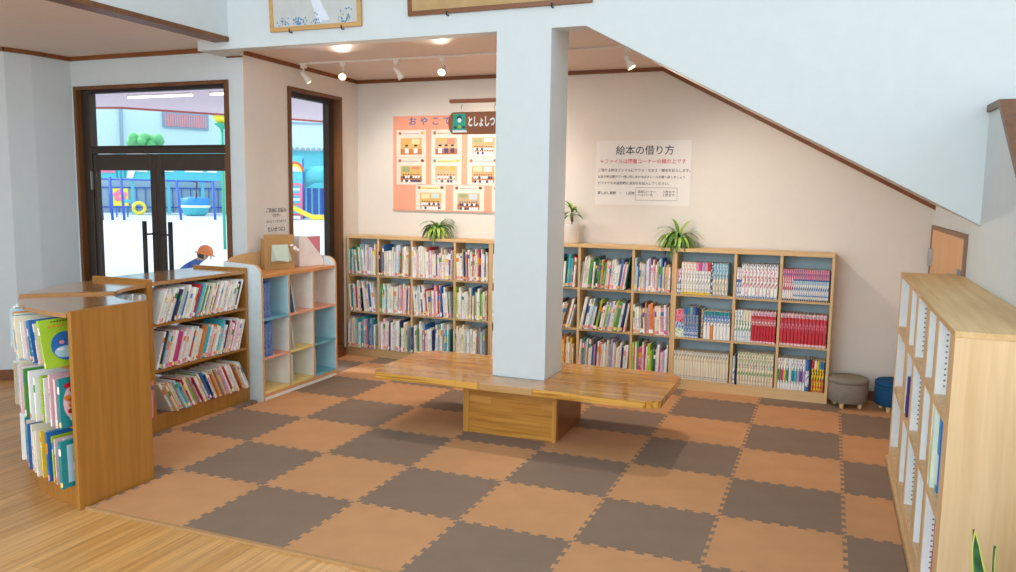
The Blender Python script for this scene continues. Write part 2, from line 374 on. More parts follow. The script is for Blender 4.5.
# ------------------------------------------------------------------ low cupboard door under the stairs
d = empty('door_2', (XR, 0, 0), None, None); d['kind'] = 'structure'
DW = wood('cupboard_door_wood', 'E6B682', 'D4A068', 'z', .5, contrast=.6)
DY0, DY1, DH = 2.42, 4.10, 1.445
b = MB(); b.box(-.012, DY0+.03, .03, -.001, DY1-.02, DH-.03, DW); dp = b.build('door_panel', d)
b = MB(); b.box(-.02, DY0, 0, -.001, DY0+.03, DH, plain('grey_brown_edge', '8E6E56', .6)); b.box(-.02, DY1-.02, 0, -.001, DY1, DH, MATS['grey_brown_edge']); b.box(-.02, DY0+.03, DH-.03, -.001, DY1-.02, DH, MATS['grey_brown_edge'])
b.build('door_frame', d)
b = MB(); b.box(-.04, DY1-.15, 1.14, -.013, DY1-.07, 1.27, MATS['steel']); b.build('hinge', dp)
b = MB(); b.box(-.035, DY0+.06, 1.15, -.013, DY0+.16, 1.23, MATS['steel']); b.tube([(-.035, DY0+.12, 1.19), (-.07, DY0+.12, 1.19), (-.07, DY0+.2, 1.19)], .01, MATS['steel']); b.build('door_handle', dp)
# ------------------------------------------------------------------ foam mats
TS = .6
def edge_profile(n=14, amp=.0105, seed=0):
    """points (t, off) from t=0..1 of a jigsaw edge"""
    out = [(0, 0)]
    k = 0; per = 1.0/n
    for i in range(n):
        s = amp if i % 2 == 0 else -amp
        a, bb = i*per, (i+1)*per
        wd = per*.10
        a2 = a-wd if i else a+per*.45
        b2 = bb+wd if i < n-1 else bb-per*.45
        if i == 0: out.append((a2+wd*.5, 0))
        out += [(a2 if i else a2-wd*.5, s), (b2 if i < n-1 else b2+wd*.5, s)]
        if i == n-1: out.append((b2-wd*.5, 0))
    out.append((1, 0)); return out
PROF = edge_profile()
def tile_poly(i, j, teeth):
    # teeth: which sides (S,E,N,W) carry a jigsaw edge
    x, y = i*TS, j*TS; P = []
    S_, E_, N_, W_ = teeth
    P += [(x+t*TS, y+(o if S_ else 0)) for t, o in PROF[:-1]]
    P += [(x+TS+(o if E_ else 0), y+t*TS) for t, o in PROF[:-1]]
    P += [(x+t*TS, y+TS+(o if N_ else 0)) for t, o in PROF[::-1][:-1]]
    P += [(x+(o if W_ else 0), y+t*TS) for t, o in PROF[::-1][:-1]]
    out = []
    for p in P:
        if not out or (abs(p[0]-out[-1][0])+abs(p[1]-out[-1][1])) > 1e-5: out.append(p)
    return out
def clip(poly, a, bb, c):  # keep a*x+b*y>=c
    out = []
    for k in range(len(poly)):
        p, q = poly[k], poly[(k+1) % len(poly)]
        fp, fq = a*p[0]+bb*p[1]-c, a*q[0]+bb*q[1]-c
        if fp >= 0: out.append(p)
        if (fp >= 0) != (fq >= 0):
            t = fp/(fp-fq); out.append((p[0]+t*(q[0]-p[0]), p[1]+t*(q[1]-p[1])))
    return out
ORD = ['first','second','third','fourth','fifth','sixth','seventh','eighth','ninth','tenth','eleventh','twelfth','thirteenth','fourteenth','fifteenth','sixteenth','seventeenth','eighteenth','nineteenth','twentieth','twenty-first','twenty-second','twenty-third','twenty-fourth','twenty-fifth','twenty-sixth','twenty-seventh','twenty-eighth','twenty-ninth','thirtieth','thirty-first','thirty-second','thirty-third','thirty-fourth','thirty-fifth','thirty-sixth','thirty-seventh','thirty-eighth','thirty-ninth','fortieth'] + ['forty-'+w for w in ('first','second','third','fourth','fifth','sixth','seventh','eighth','ninth')] + ['fiftieth'] + ['fifty-'+w for w in ('first','second','third','fourth','fifth','sixth','seventh','eighth','ninth')]
CX, CY, RO, RI = -.028, 1.09, 1.135, .65
def arcclip(P):
    for k in range(9):
        a = R(180+k*90/8+5.6); P = clip(P, -math.cos(a), -math.sin(a), -(RI-.012)-(CX*math.cos(a)+CY*math.sin(a)))
        if not P: break
    return P
EXTRA = arcclip(clip(tile_poly(-1, 0, (False, True, True, False)), 0, 1, .4465))
tiles = {}
for j in range(-1, 7):
    for i in range(-2, 7):
        if j < 0: continue
        if i == -2 and j not in (1, 2, 3, 5, 6): continue
        P = tile_poly(i, j, (j > 0, i < 6, j < 6, i > -2 or False))
        # limits
        P = clip(P, 0, -1, -3.853 if i <= 2 else -3.833 if i < 6 else -4.10); P = clip(P, -1, 0, -3.853 if j < 5 else -4.185)
        if j == 0: P = clip(clip(P, 1, 0, -.012) if i < 0 else P, 0, -1, -.446) if i < 0 else P
        if j >= 1 and i < 0:
            if j == 1:
                for k in range(9):
                    a = R(180+k*90/8+5.6); P = clip(P, -math.cos(a), -math.sin(a), -(RI-.012)-(CX*math.cos(a)+CY*math.sin(a)))
                    if not P: break
            if P: P = clip(P, 1, 0, {1: -.675, 2: -.675, 3: -.675 if i == -2 else -.545, 4: -.545, 5: -.6 if i > -2 else -.95, 6: -.95}[j])
            if P and i == -2 and j == 3: P = clip(P, 0, -1, -2.04)
            if P and i == -2 and j == 5: P = clip(P, 0, 1, 3.09)
        if len(P) < 3: continue
        tiles[(i, j)] = P
BX0, BX1, BY0, BY1 = 1.18, 1.855, 1.985, 2.56
for (i, j), P in tiles.items():
    peach = (i+j) % 2 == 0
    b = MB(); 
    cx = sum(p[0] for p in P)/len(P); cyy = sum(p[1] for p in P)/len(P)
    b.prism([(p[0]-cx, p[1]-cyy) for p in P], 0, .012, MATP if peach else MATD)
    if (i, j) == (-1, 0) and EXTRA:
        b.prism([(p[0]-cx, p[1]-cyy) for p in EXTRA], 0, .012, MATD)
    if (i, j) == (6, 4):
        q_ = clip(clip(clip(tile_poly(6, 4, (True, False, True, True)), 1, 0, 3.853), -1, 0, -4.185), 0, 1, 2.53)
        b.prism([(p[0]-cx, p[1]-cyy) for p in q_], 0, .012, MATP if peach else MATD)
    o = b.build('foam_mat', loc=(cx, cyy, .0005))
    bm = bmesh.new(); bm.from_mesh(o.data); bmesh.ops.triangulate(bm, faces=[f for f in bm.faces if len(f.verts) > 4], ngon_method='BEAUTY')
    bmesh.ops.recalc_face_normals(bm, faces=bm.faces); bm.to_mesh(o.data); bm.free()
    full = i in range(0, 6) and j in range(0, 6)
    rowname = ORD[j]+' row from the front edge'
    colname = {-2: 'thin strip against the left shelves', -1: 'just left of the first full column', 6: 'rightmost column'}.get(i, ORD[i]+' full column from the left')
    tag(o, '%s puzzle mat, %s, %s' % ('peach' if peach else 'brown', rowname, colname), 'floor mat', 'interlocking foam floor mats')
b = MB(); b.box(-.02, -.022, 0, 3.85, -.0015, .013, plain('mat_edge_strip', 'B58A5A', .8))
tag(b.build('mat_border'), 'narrow tan edging strip along the front of the foam mats', 'mat edging')
# ------------------------------------------------------------------ bench round the pillar
be = empty('pillar_bench', (1.54, 2.25, 0), 'wide honey wooden bench wrapped around the white pillar', 'bench')
b = MB(); hx, hy, c = 1.015, .43, .10
z0, z1 = .357, .402
px0, px1, py0, py1 = 1.36-1.54, 1.74-1.54, YF-2.25-.002, YF+.362-2.25
full = [(-hx+c*.6,-hy),(hx-c,-hy),(hx,-hy+c*.6),(hx,hy-c),(hx-c,hy),(-hx+c,hy),(-hx,hy-c),(-hx,-hy+c)]
lp = [p for p in full]
b.prism([(-hx+c*.6,-hy),(px0,-hy),(px0,hy),(-hx+c,hy),(-hx,hy-c),(-hx,-hy+c)], z0, z1, BENCHT)
b.prism([(px1,-hy),(hx-c,-hy),(hx,-hy+c*.6),(hx,hy-c),(hx-c,hy),(px1,hy)], z0, z1, BENCHT)
b.build('seat', be, .008)
b = MB(); FR = wood('bench_front_piece_wood', 'C99C66', 'A87840', 'x', .25, coat=.4, contrast=.8)
b.box(px0, -hy, z0, px1, py0, z1, FR); b.build('seat_infill', be, .003)
b = MB(); b.box(px0, py1, z0, px1, hy, z1, FR); b.build('seat_infill', be, .003)
b = MB(); X0, X1, Y0, Y1 = BX0-1.54, BX1-1.54, BY0-2.25, BY1-2.25
b.box(X0+.045, Y0+.004, .0, X1-.03, Y0+.03, z0, BENCHB); b.build('base_panel', be)
b = MB(); b.box(X0+.045, Y1-.03, 0, X1-.03, Y1-.004, z0, BENCHB); b.build('base_panel', be)
b = MB(); b.box(X0+.004, Y0+.045, 0, X0+.03, Y1-.03, z0, BENCHB); b.build('side_panel', be)
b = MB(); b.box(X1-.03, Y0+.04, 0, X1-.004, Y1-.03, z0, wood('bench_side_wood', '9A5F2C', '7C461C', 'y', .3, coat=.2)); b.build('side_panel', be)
for (xa, xb, ya, yb) in ((X0, X0+.044, Y0, Y0+.044), (X1-.03, X1, Y0, Y0+.04), (X0, X0+.044, Y1-.03, Y1), (X1-.03, X1, Y1-.03, Y1)):
    b = MB(); b.box(xa, ya, 0, xb, yb, z0, BENCHV); b.build('post', be, .002)
# ------------------------------------------------------------------ back bookcases
YC = 3.87
def bookcase(x0, x1, divs, label, YC, shelves=(.10, .46, .825)):
    t = .022
    o = empty('bookcase', ((x0+x1)/2, YC+.12, 0), label, 'bookcase', 'low pale wood bookcases along the back wall')
    ox, oy = -(x0+x1)/2, -(YC+.12)
    y1 = YB-.014
    def B(nm, *a, m=BEECH, bev=.0015):
        q = MB(); q.box(a[0]+ox, a[1]+oy, a[2], a[3]+ox, a[4]+oy, a[5], m); return q.build(nm, o, bev)
    B('top', x0, YC-.004, 1.178, x1, y1, 1.205)
    B('side_panel', x0, YC, 0, x0+t, y1, 1.178, m=BEECHV); B('side_panel', x1-t, YC, 0, x1, y1, 1.178, m=BEECHV)
    for dx in divs: B('divider', dx-t/2, YC, .10, dx+t/2, y1-.012, 1.178, m=BEECHV)
    B('base', x0+t, YC+.0, 0, x1-t, y1, .10)
    B('back_panel', x0+t, y1-.011, .10, x1-t, y1, 1.178, m=BACKBL)
    ed = [x0+t/2]+list(divs)+[x1-t/2]
    for z in shelves[1:]:
        for k in range(len(ed)-1): B('shelf', ed[k]+t/2, YC+.004, z-.02, ed[k+1]-t/2, y1-.012, z)
    return o
bookcase(-.975, .575, [-.62, -.25, .205], 'four-bay pale bookcase left of the pillar, in the corner by the window', 3.87)
bookcase(.577, 2.258, [.92, 1.425, 1.905], 'pale bookcase partly hidden behind the pillar, full of leaning picture books', 3.855)
bookcase(2.26, 3.505, [2.755, 3.11], 'right-hand pale bookcase holding red and white volume sets', 3.835)
# ------------------------------------------------------------------ books
PAL = {'white': 'F1F0EC', 'cream': 'EBDFC4', 'pale blue': 'B4D3E2', 'blue': '2F6FB5', 'navy': '1F2C5C', 'teal': '1E8A93', 'turquoise': '46B8C8', 'green': '4E9A45', 'lime green': 'A5C82F', 'dark green': '23563A',
       'yellow': 'EFC934', 'orange': 'E48A35', 'red': 'C92A32', 'pink': 'E793A8', 'pale pink': 'F0C8CC', 'magenta': 'D23B86', 'purple': '6B4793', 'lilac': 'B3A0CC', 'brown': '7A5238', 'black': '25252A', 'grey': '9AA0A3', 'beige': 'CDB695', 'crimson': 'C21F3C'}
INK = ['25252A', '2F6FB5', 'C92A32', '4E9A45', '6B4793', 'FFFFFF', '7A5238', 'EFC934']
PAGE = plain('page_paper', 'F2EBD8', .8, var=.03, scale=60)
def cmat(name): return plain('paper_'+name.replace(' ', '_'), PAL[name], .42, var=.03, scale=20)
def book_geo(mb, M, t, d, h, cov, segs):
    """spine faces -y, thickness x 0..t, pages inside; segs: list of (fraction, material)"""
    c = cmat(cov); k = min(.0022, t*.18); sp = .0022
    mb.box(0, 0, 0, k, d, h, c, M); mb.box(t-k, 0, 0, t, d, h, c, M)
    mb.box(k, sp+.001, .003, t-k, d-.004, h-.003, PAGE, M)
    # rounded spine built from vertical segments
    z = 0; bulge = min(.003, t*.2)
    for fr, m in segs:
        zb = z+fr*h
        vs = [(0,0,z),(t*.25,-bulge*.8,z),(t*.5,-bulge,z),(t*.75,-bulge*.8,z),(t,0,z),(t-k,sp,z),(k,sp,z)]
        n = len(vs); V = vs+[(x,y,zb) for x,y,_ in vs]
        mb.add(V, [(0,1,1+n,n),(1,2,2+n,1+n),(2,3,3+n,2+n),(3,4,4+n,3+n),(5,6,6+n,5+n)], m, M)
        if z == 0: mb.add(V, [tuple(range(n))[::-1]], m, M)
        if zb > h*.999: mb.add(V, [tuple(range(n, 2*n))], m, M)
        z = zb
def pic_segs(cov, r):
    base = PAL[cov]
    ink = r.choice([i for i in INK if i != base]); st = r.choice(['FFFFFF', 'F3C08A', 'F0A0A8', 'FFFFFF', 'F4E08A', 'E9748A'])
    c = cmat(cov); s = plain('sticker_'+st, st, .4); tm = textmat(base, ink)
    a = r.uniform(.02, .05); bb = r.uniform(.08, .13); g = r.uniform(.05, .2); e = r.uniform(.3, .5)
    top = 1-a-bb-g-e
    sg = [(a, c), (bb, s), (g, c), (e, tm)]
    if r.random() < .35:
        oc = r.choice(['white', 'yellow', 'pink', 'blue', 'green', 'orange']); sg += [(top*.5, cmat(oc)), (top*.5, c)]
    else: sg += [(top, c)]
    return sg
BOOKS = []   # dicts
def local(origin, a, dep):
    """frame: x along the shelf, y into the shelf, z up"""
    a = Vector(a).normalized(); dep = Vector(dep).normalized()
    Mx = Matrix((a, dep, Vector((0, 0, 1)))).transposed().to_4x4(); Mx.translation = Vector(origin); return Mx
def put(F, x, lean, t, d, h, cov, segs, proud, name, where, kind, vis=True, yaw=0):
    """x: foot position (pivot corner) along the shelf"""
    Rm = Matrix.Rotation(lean, 4, 'Y')
    if lean > 0: L = Matrix.Translation((x+t, -proud, 0)) @ Rm @ Matrix.Translation((-t, 0, 0))
    else: L = Matrix.Translation((x, -proud, 0)) @ Rm
    BOOKS.append(dict(M=F @ L @ Matrix.Rotation(yaw, 4, 'Z'), t=t, d=d, h=h, cov=cov, segs=segs, where=where, kind=kind, name=name, vis=vis))
def fill_row(F, x0, x1, hmax, r, colors, where, leans=None, depth=(.19, .22), tr=(.008, .026), hr=(.62, .93), proud=(0, .012), vis=None, start=0, setb=None):
    """picture books between x0 and x1 of the frame, in runs sharing a lean"""
    x = x0+.003; n = start
    leans = leans or [0]
    run = 0; lean = R(r.choice(leans)); left = r.randint(4, 8); k = 0
    lasth = 0
    while True:
        t = r.uniform(*tr); 
        if r.random() < .12: t *= 1.6
        h = hmax*r.uniform(*hr)
        if left == 0:
            nl = R(r.choice(leans)); left = r.randint(4, 9)
            if lean > 0 and nl <= 0 or nl < lean-.02: x += lasth*(math.sin(max(lean, 0))-math.sin(max(nl, 0)))*.95+.002
            if nl < 0 and lean > nl: x += hmax*hr[1]*math.sin(-nl)-hmax*hr[0]*math.sin(max(0, -lean))*.9 + .002
            lean = nl
        c = math.cos(lean)
        if k == 0 and lean < 0: x += hmax*hr[1]*math.sin(-lean)
        room = h*math.sin(lean) if lean > 0 else 0
        if x+t/c+room > x1-.003: break
        cov = (r.choice(colors) if r.random() < .66 else r.choice(['white', 'white', 'cream'])) if not callable(colors) else colors(k)
        top = h*c+t*abs(math.sin(lean))
        if top > hmax: h *= hmax/top*.99
        d = r.uniform(*depth)
        v = vis(F, x) if vis else True
        put(F, x+(t/c-t if lean > 0 else 0), lean, t, d, h, cov, pic_segs(cov, r), r.uniform(*proud), 'picture_book', (n, where), 'pic', v)
        x += t/c+.0006; n += 1; k += 1; left -= 1; lasth = h
    return n
MIX_A = ['white']*8+['cream']*5+['pale blue', 'pale blue', 'blue', 'teal', 'green', 'pink', 'pale pink', 'pale pink', 'red', 'navy', 'beige', 'yellow', 'black', 'orange', 'lilac', 'turquoise', 'grey', 'brown', 'dark green']
MIX_BLUE = ['blue', 'teal', 'turquoise', 'pale blue', 'white', 'white', 'navy', 'lilac', 'pale pink', 'cream', 'pink', 'green']
MIX_PINK = ['pale pink', 'white', 'cream', 'cream', 'pink', 'white', 'red', 'beige', 'blue', 'black', 'pale blue', 'brown', 'navy']
MIX_GREEN = ['green', 'dark green', 'teal', 'white', 'cream', 'blue', 'grey', 'beige', 'pale blue', 'lilac', 'navy', 'pink']
SH = [(.825, .335, 'top shelf'), (.46, .335, 'middle shelf'), (.10, .335, 'bottom shelf')]
def bay_vis(F, x):
    p = F @ Vector((x, 0, .1)); u, v, _ = px(p); 
    if 488 < u < 561: return False
    return True
bays = [(-.953, -.631, 'first bay from the left corner', 1), (-.609, -.261, 'second bay from the left corner', 2), (-.239, .194, 'third bay from the left corner', 3), (.216, .553, 'fourth bay, just left of pillar', 4),
        (.60, .909, 'bay hidden behind the pillar', 5), (.931, 1.414, 'narrow-looking bay right beside pillar', 6), (1.436, 1.894, 'bay one right of the pillar', 7), (1.916, 2.236, 'bay two right of the pillar', 8)]
cmix = {(1,0): ['white','pale blue','white','green','teal','pink','cream','pale blue'], (1,1): ['blue','white','teal','pale blue','pale pink','red','green','navy','white'], (1,2): ['pale pink','pale blue','lilac','teal','turquoise','white','pink','blue'],
        (2,0): ['pale pink','cream','black','beige','pale blue','white','blue','brown','white'], (2,1): MIX_BLUE, (2,2): MIX_BLUE+['pale pink','pale pink','white','white','red','yellow'],
        (3,0): ['pale pink','cream','yellow','white','pale pink','beige','purple','orange','red','cream'], (3,1): MIX_PINK+['turquoise','blue'], (3,2): MIX_BLUE+['purple','cream','white','white'],
        (4,0): MIX_PINK, (4,1): ['pink','beige','cream','cream','lime green','white','blue','white','brown','green'], (4,2): ['cream','beige','red','white','pale blue','orange','white','cream','grey'],
        (6,0): ['teal','white','turquoise','red','dark green'], (6,1): ['brown','beige','pale pink','dark green','white','red'], (6,2): ['orange','yellow','beige','pink','yellow','cream'],
        (7,0): ['orange','cream','green','white','blue','pink','navy','white','teal','dark green','grey'], (7,1): ['navy','blue','white','pale blue','lime green','dark green','lilac','black','cream','green'], (7,2): MIX_GREEN,
        (8,0): ['lilac','white','cream','beige','pale pink','blue','green','yellow','pale blue'], (8,1): ['orange','lime green','white','lilac','cream','pink','blue','navy'], (8,2): ['pink','dark green','lime green','lilac','grey','pale pink','green','magenta']}
leanmap = {(1,0): [-8, -5, 0], (1,1): [-6, -3], (3,1): [-4, -1], (2,0): [0, 2], (7,0): [6, 8, 4], (7,1): [9, 11, 6], (6,1): [10, 14], (7,2): [3, 2], (4,0): [0, -2], (8,1): [-5, 0, -2], (8,0): [0, 1], (6,0): [4, 3]}
for (x0, x1, bn, bi) in bays:
    for si, (z, hm, sn) in enumerate(SH):
        F = local((x0, 3.87 if bi < 5 else 3.855, z+.0005), (1, 0, 0), (0, 1, 0))
        r = random.Random(bi*10+si)
        pr = (.002, .02) if not (bi <= 4 and si == 2) else (.02, .055)
        fill_row(F, 0, x1-x0, hm*.93, r, cmix.get((bi, si), MIX_A), (sn, bn), leanmap.get((bi, si), [0, 1, -1]), (.18, .21), (.008, .020), (.72, .98) if bi < 5 else (.66, .92), pr, bay_vis)
# volume sets in the right bookcase
def vol_row(bay, si, items):
    x0, x1, bn = bay; z, hm, sn = SH[si]; F = local((x0, 3.835, z+.0005), (1, 0, 0), (0, 1, 0))
    tot = sum(i[0]*i[1] for i in items); x = .004; n = 0; sc = (x1-x0-.012)/tot if tot > (x1-x0-.012) else 1
    for cnt, t, h, cov, segf, desc in items:
        for q in range(cnt):
            if cov: put(F, x, 0, t*sc-.0022, .17, h*random.Random(n*7+si).uniform(.985, 1.0), cov, segf(q) , .0 if q % 3 else .002, 'series_volume', (n, (sn, bn), desc), 'vol'); n += 1
            x += t*sc
cm = cmat
def sg(*a): return list(a)
tm = lambda a, b_: textmat(PAL[a], PAL[b_] if b_ in PAL else b_, True)
C1 = (2.282, 2.744, 'first bay of right bookcase'); C2 = (2.766, 3.099, 'second bay of right bookcase'); C3 = (3.121, 3.483, 'third bay of right bookcase')
vol_row(C1, 0, [(1, .016, .21, 'white', lambda q: sg((.5, tm('white','blue')), (.5, cm('pink'))), 'short white'), (1, .02, .215, 'black', lambda q: sg((1, tm('white','black'))), 'short black-spined'),
    (5, .024, .272, 'white', lambda q: sg((.08, cm('yellow')), (.62, tm('white','beige')), (.3, tm('white','orange'))), 'white yellow-footed'), (5, .024, .27, 'white', lambda q: sg((.08, cm('yellow')), (.66, tm('white','grey')), (.26, cm(['pink','magenta','lilac','pink','red'][q]))), 'white pink-topped'),
    (1, .02, .27, 'black', lambda q: sg((1, tm('navy','white'))), 'dark'), (1, .0, .27, 'white', lambda q: sg((1, cm('white'))), 'x')][:5]+[(5, .024, .27, 'pale blue', lambda q: sg((.55, tm('cream','grey')), (.45, tm('pale blue','teal'))), 'pale grey-blue')])
vol_row(C2, 0, [(2, .02, .245, 'white', lambda q: sg((.5, tm('white','blue')), (.1, cm('blue')), (.4, tm('white','lilac'))), 'white blue-banded'), (10, .029, .28, 'white', lambda q: sg((.1, tm('white','blue')), (.2, tm('white', 'pink') if q % 3 == 1 else cm('white')), (.35, tm('white','crimson')), (.2, tm('white','magenta')), (.15, tm('white','navy'))), 'white red-lettered')])
vol_row(C3, 0, [(5, .0165, .25, 'pink', lambda q: sg((.12, tm('white','black')), (.2, cm('white')), (.4, tm('pale pink','crimson')), (.28, tm('pink','purple'))), 'thin pink-banded'), (16, .0165, .25, 'white', lambda q: sg((.12, tm('white','black')), (.4, tm('white','blue')), (.12, cm('pale blue')), (.05, cm('blue')), (.31, tm('pink','purple'))), 'thin white and purple-topped')])
vol_row(C1, 1, [(1, .075, .235, 'white', lambda q: sg((.3, tm('white','lime green')), (.25, tm('pale blue','purple')), (.45, tm('pink','red'))), 'thick pink and blue'), (5, .025, .262, 'blue', lambda q: sg((.35, tm('blue','white')), (.4, tm('grey','blue')), (.25, cm(['blue','teal','grey','blue','navy'][q]))), 'slate blue'),
    (1, .022, .255, 'black', lambda q: sg((1, cm('black'))), 'black'), (1, .022, .25, 'grey', lambda q: sg((1, tm('beige','black'))), 'grey'), (8, .028, .235, 'white', lambda q: sg((.5, cm('orange') if q == 2 else cm('white')), (.12, tm('white','black')), (.25, tm('blue','white')), (.13, cm('teal'))), 'white blue-topped')])
vol_row(C2, 1, [(6, .024, .262, 'white', lambda q: sg((.35, tm('white','pale blue')), (.3, tm('white','green')), (.35, tm('white','teal') if q < 3 else cm('cream'))), 'white green-lettered'), (8, .026, .262, 'red', lambda q: sg((.06, cm('pale pink')), (.5, tm('crimson','red')), (.2, tm('red','white')), (.1, tm('red','crimson')), (.14, tm('pale pink','purple'))), 'red pale-topped')])
vol_row(C3, 1, [(13, .0268, .26, 'red', lambda q: sg((.07, cm('pale pink')), (.4, tm('red','crimson')), (.3, tm('crimson','pink')), (.1, cm('red')), (.13, tm('pale pink','navy'))), 'red')])
vol_row(C1, 2, [(20, .023, .24, 'cream', lambda q: sg((.05, cm('cream')), (.1, tm('cream','blue')), (.5, cm('cream')), (.15, tm('cream','beige')), (.1, tm('cream','black')), (.1, tm('cream','blue'))), 'cream blue-marked')])
vol_row(C2, 2, [(1, .02, .235, 'blue', lambda q: sg((.6, tm('white','blue')), (.4, cm('pale blue'))), 'blue and white'), (1, .018, .22, 'black', lambda q: sg((1, cm('black'))), 'black'), (13, .0225, .275, 'cream', lambda q: sg((.3, tm('cream','beige')), (.12, tm('cream','green')), (.1, cm('cream')), (.15, tm('cream',['green','pink','turquoise'][q % 3])), (.33, tm('cream','green'))), 'cream green-printed')])
cc = ['green','magenta','yellow','teal','white','teal','turquoise','lilac','purple','lilac','blue']
vol_row(C3, 2, [(10, .022, .255, 'white', lambda q: sg((.2, cm('white')), (.08, tm('white','black')), (.35, cm(cc[q])), (.37, tm('white',cc[q]))), 'white half-coloured'), (1, .03, .26, 'blue', lambda q: sg((.15, cm('blue')), (.5, tm('white','blue')), (.35, cm('blue'))), 'thick blue and white'), (1, .018, .265, 'black', lambda q: sg((1, cm('black'))), 'black'),
    (5, .02, .252, 'yellow', lambda q: sg((.4, tm(['orange','yellow','yellow','yellow','orange'][q],'red')), (.35, tm('yellow','black')), (.25, cm(['red','white','yellow','teal','blue'][q]))), 'yellow')])
# straight honey bookcase books (front face x=-.69, looking +x)
XW = -.69
rowz = [.742, .432, .122]
w_top = ['white','pale pink','white','white','cream','white','white','white','white','navy','white','cream','pale blue','blue','white','cream','white','green','white','red','blue','turquoise','white','green','white','white','purple','white','cream','green','white','cream','red','white','pale pink','white']
w_mid = ['white','black','pale blue','pale pink','pale pink','white','magenta','magenta','white','pale pink','white','white','pale pink','white','white','red','white','cream','white','black','white','orange','pale blue','turquoise','turquoise','white','pale pink','orange','cream','white','turquoise','turquoise','pale blue']
w_bot = ['white','cream','orange','white','cream','pale blue','turquoise','beige','red','white','cream','lime green','cream','pale pink','red','white','pale pink','green','white','blue','navy','white','beige','orange','cream','brown','beige','white','pink','white','pale pink','red','white']
for si, (seq, ln, hm) in enumerate(((w_top, [21, 23], .25), (w_mid, [19, 20], .265), (w_bot, [-26, -28], .25))):
    F = local((XW, 1.115, rowz[si]+.0005), (0, 1, 0), (-1, 0, 0))
    r = random.Random(50+si)
    fill_row(F, .0, .905, hm, r, (lambda k, s=seq: s[k % len(s)]), (['top shelf', 'middle shelf', 'bottom shelf'][si], 'straight honey bookcase'), ln, (.17, .2), (.009, .021), (.80, .98) if si < 2 else (.85, .98), (.0, .03) if si < 2 else (.02, .05))
# last turquoise book, cover showing
F = local((XW, 1.115, rowz[1]+.0005), (0, 1, 0), (-1, 0, 0))
# curved bookcases: outer and inner faces
def radial_row(a0, a1, n, rad, z, h0, h1, seq, lean, t0, t1, where, r, inner=False, proud=0.0, vis=True):
    for k in range(n):
        a = R(a0+(a1-a0)*k/(n-1)); dr = Vector((math.cos(a), math.sin(a), 0))
        t = r.uniform(t0, t1); h = r.uniform(h0, h1); pr = rad+r.uniform(-.015, .015)
        cov = seq[k % len(seq)] if r.random() > .38 else r.choice(['white', 'white', 'cream', 'pale blue', 'pale pink'])
        if inner: F = local(Vector((CX, CY, z+.0005))+dr*pr, (-dr.y*-1, dr.x*-1, 0), dr)
        else: F = local(Vector((CX, CY, z+.0005))+dr*pr, (-dr.y, dr.x, 0), -dr)
        put(F, 0, R(lean), t, r.uniform(.2, .21) if not inner else r.uniform(.165, .18), h, cov, pic_segs(cov, r), 0, 'picture_book', (k, where), 'pic', vis)
r = random.Random(90)
radial_row(196, 264.4, 36, 1.165, rowz[0], .19, .235, ['white','turquoise','cream','pale blue','pale pink','teal','white','blue','pale blue','white','pink','white','pale blue','white','navy','lime green','dark green','white','pale blue','cream','purple','white','orange','cream'][::1], -12, .008, .016, ('top shelf', 'outer side of curved bookcase'), r)
radial_row(196, 264.7, 36, 1.155, rowz[1], .23, .262, ['cream','white','teal','white','pink','blue','green','white','white','white','lime green','yellow','navy','pale pink','pale blue','white','turquoise','purple','white','beige','pale blue'], -1.5, .009, .018, ('middle shelf', 'outer side of curved bookcase'), r)
radial_row(196, 264.7, 36, 1.14, rowz[2], .225, .262, ['white','teal','pink','cream','blue','white','green','cream','cream','yellow','cream','blue','lime green','beige','black','lime green','white','pale blue','pink','navy','white'], -2, .009, .018, ('bottom shelf', 'outer side of curved bookcase'), r)
for si in range(3):
    radial_row(184, 214, 6, .645, rowz[si], .2, .25, [['white','teal','white','pale blue','white','pink'],['dark green','cream','white','black','white','green'],['pink','white','cream','blue','white','red']][si], [6, -8, 3][si], .014, .024, (['top shelf','middle shelf','bottom shelf'][si], 'inner side of curved bookcase'), r, True)
# cover-out picture books beside the end panel (leaning, printed covers)
def picture_book_cover(loc, F, lean, t, d, h, cov, label, art):
    root = empty('picture_book', (0, 0, 0), label, 'book', 'picture books')
    root.matrix_world = F @ Matrix.Rotation(lean, 4, 'Y')
    mb = MB(); book_geo(mb, Matrix(), t, d, h, cov, pic_segs(cov, random.Random(3))); mb.build('book_body', root)
    mb = MB(); art(mb, t+.0006, d, h); mb.build('cover_picture', root)
def disc(mb, x, y, z, ry, rz, m, th=.0005, n=20):
    poly = [(y+ry*math.cos(2*math.pi*k/n), z+rz*math.sin(2*math.pi*k/n)) for k in range(n)]
    V = [(x, p, q) for p, q in poly]+[(x+th, p, q) for p, q in poly]
    mb.add(V, [tuple(range(n)), tuple(range(n, 2*n))[::-1]]+[(i, (i+1) % n, (i+1) % n+n, i+n) for i in range(n)], m)
def art_lime(mb, x, d, h):
    disc(mb, x, d*.55, h*.42, d*.36, h*.30, cm('blue')); disc(mb, x+.0006, d*.5, h*.3, d*.25, h*.12, cm('pale blue'))
    disc(mb, x+.0012, d*.78, h*.45, d*.08, h*.16, cm('green')); disc(mb, x+.0012, d*.45, h*.5, d*.06, h*.04, cm('pink')); disc(mb, x+.0012, d*.4, h*.36, d*.09, h*.03, cm('white'))
    for k in range(6): disc(mb, x, d*(.22+k*.11), h*(.84+.012*(k % 2)), d*.035, h*.025, cm('orange'))
    for k in range(8): disc(mb, x, d*(.3+k*.07), h*.94, d*.025, h*.012, cm('black'))
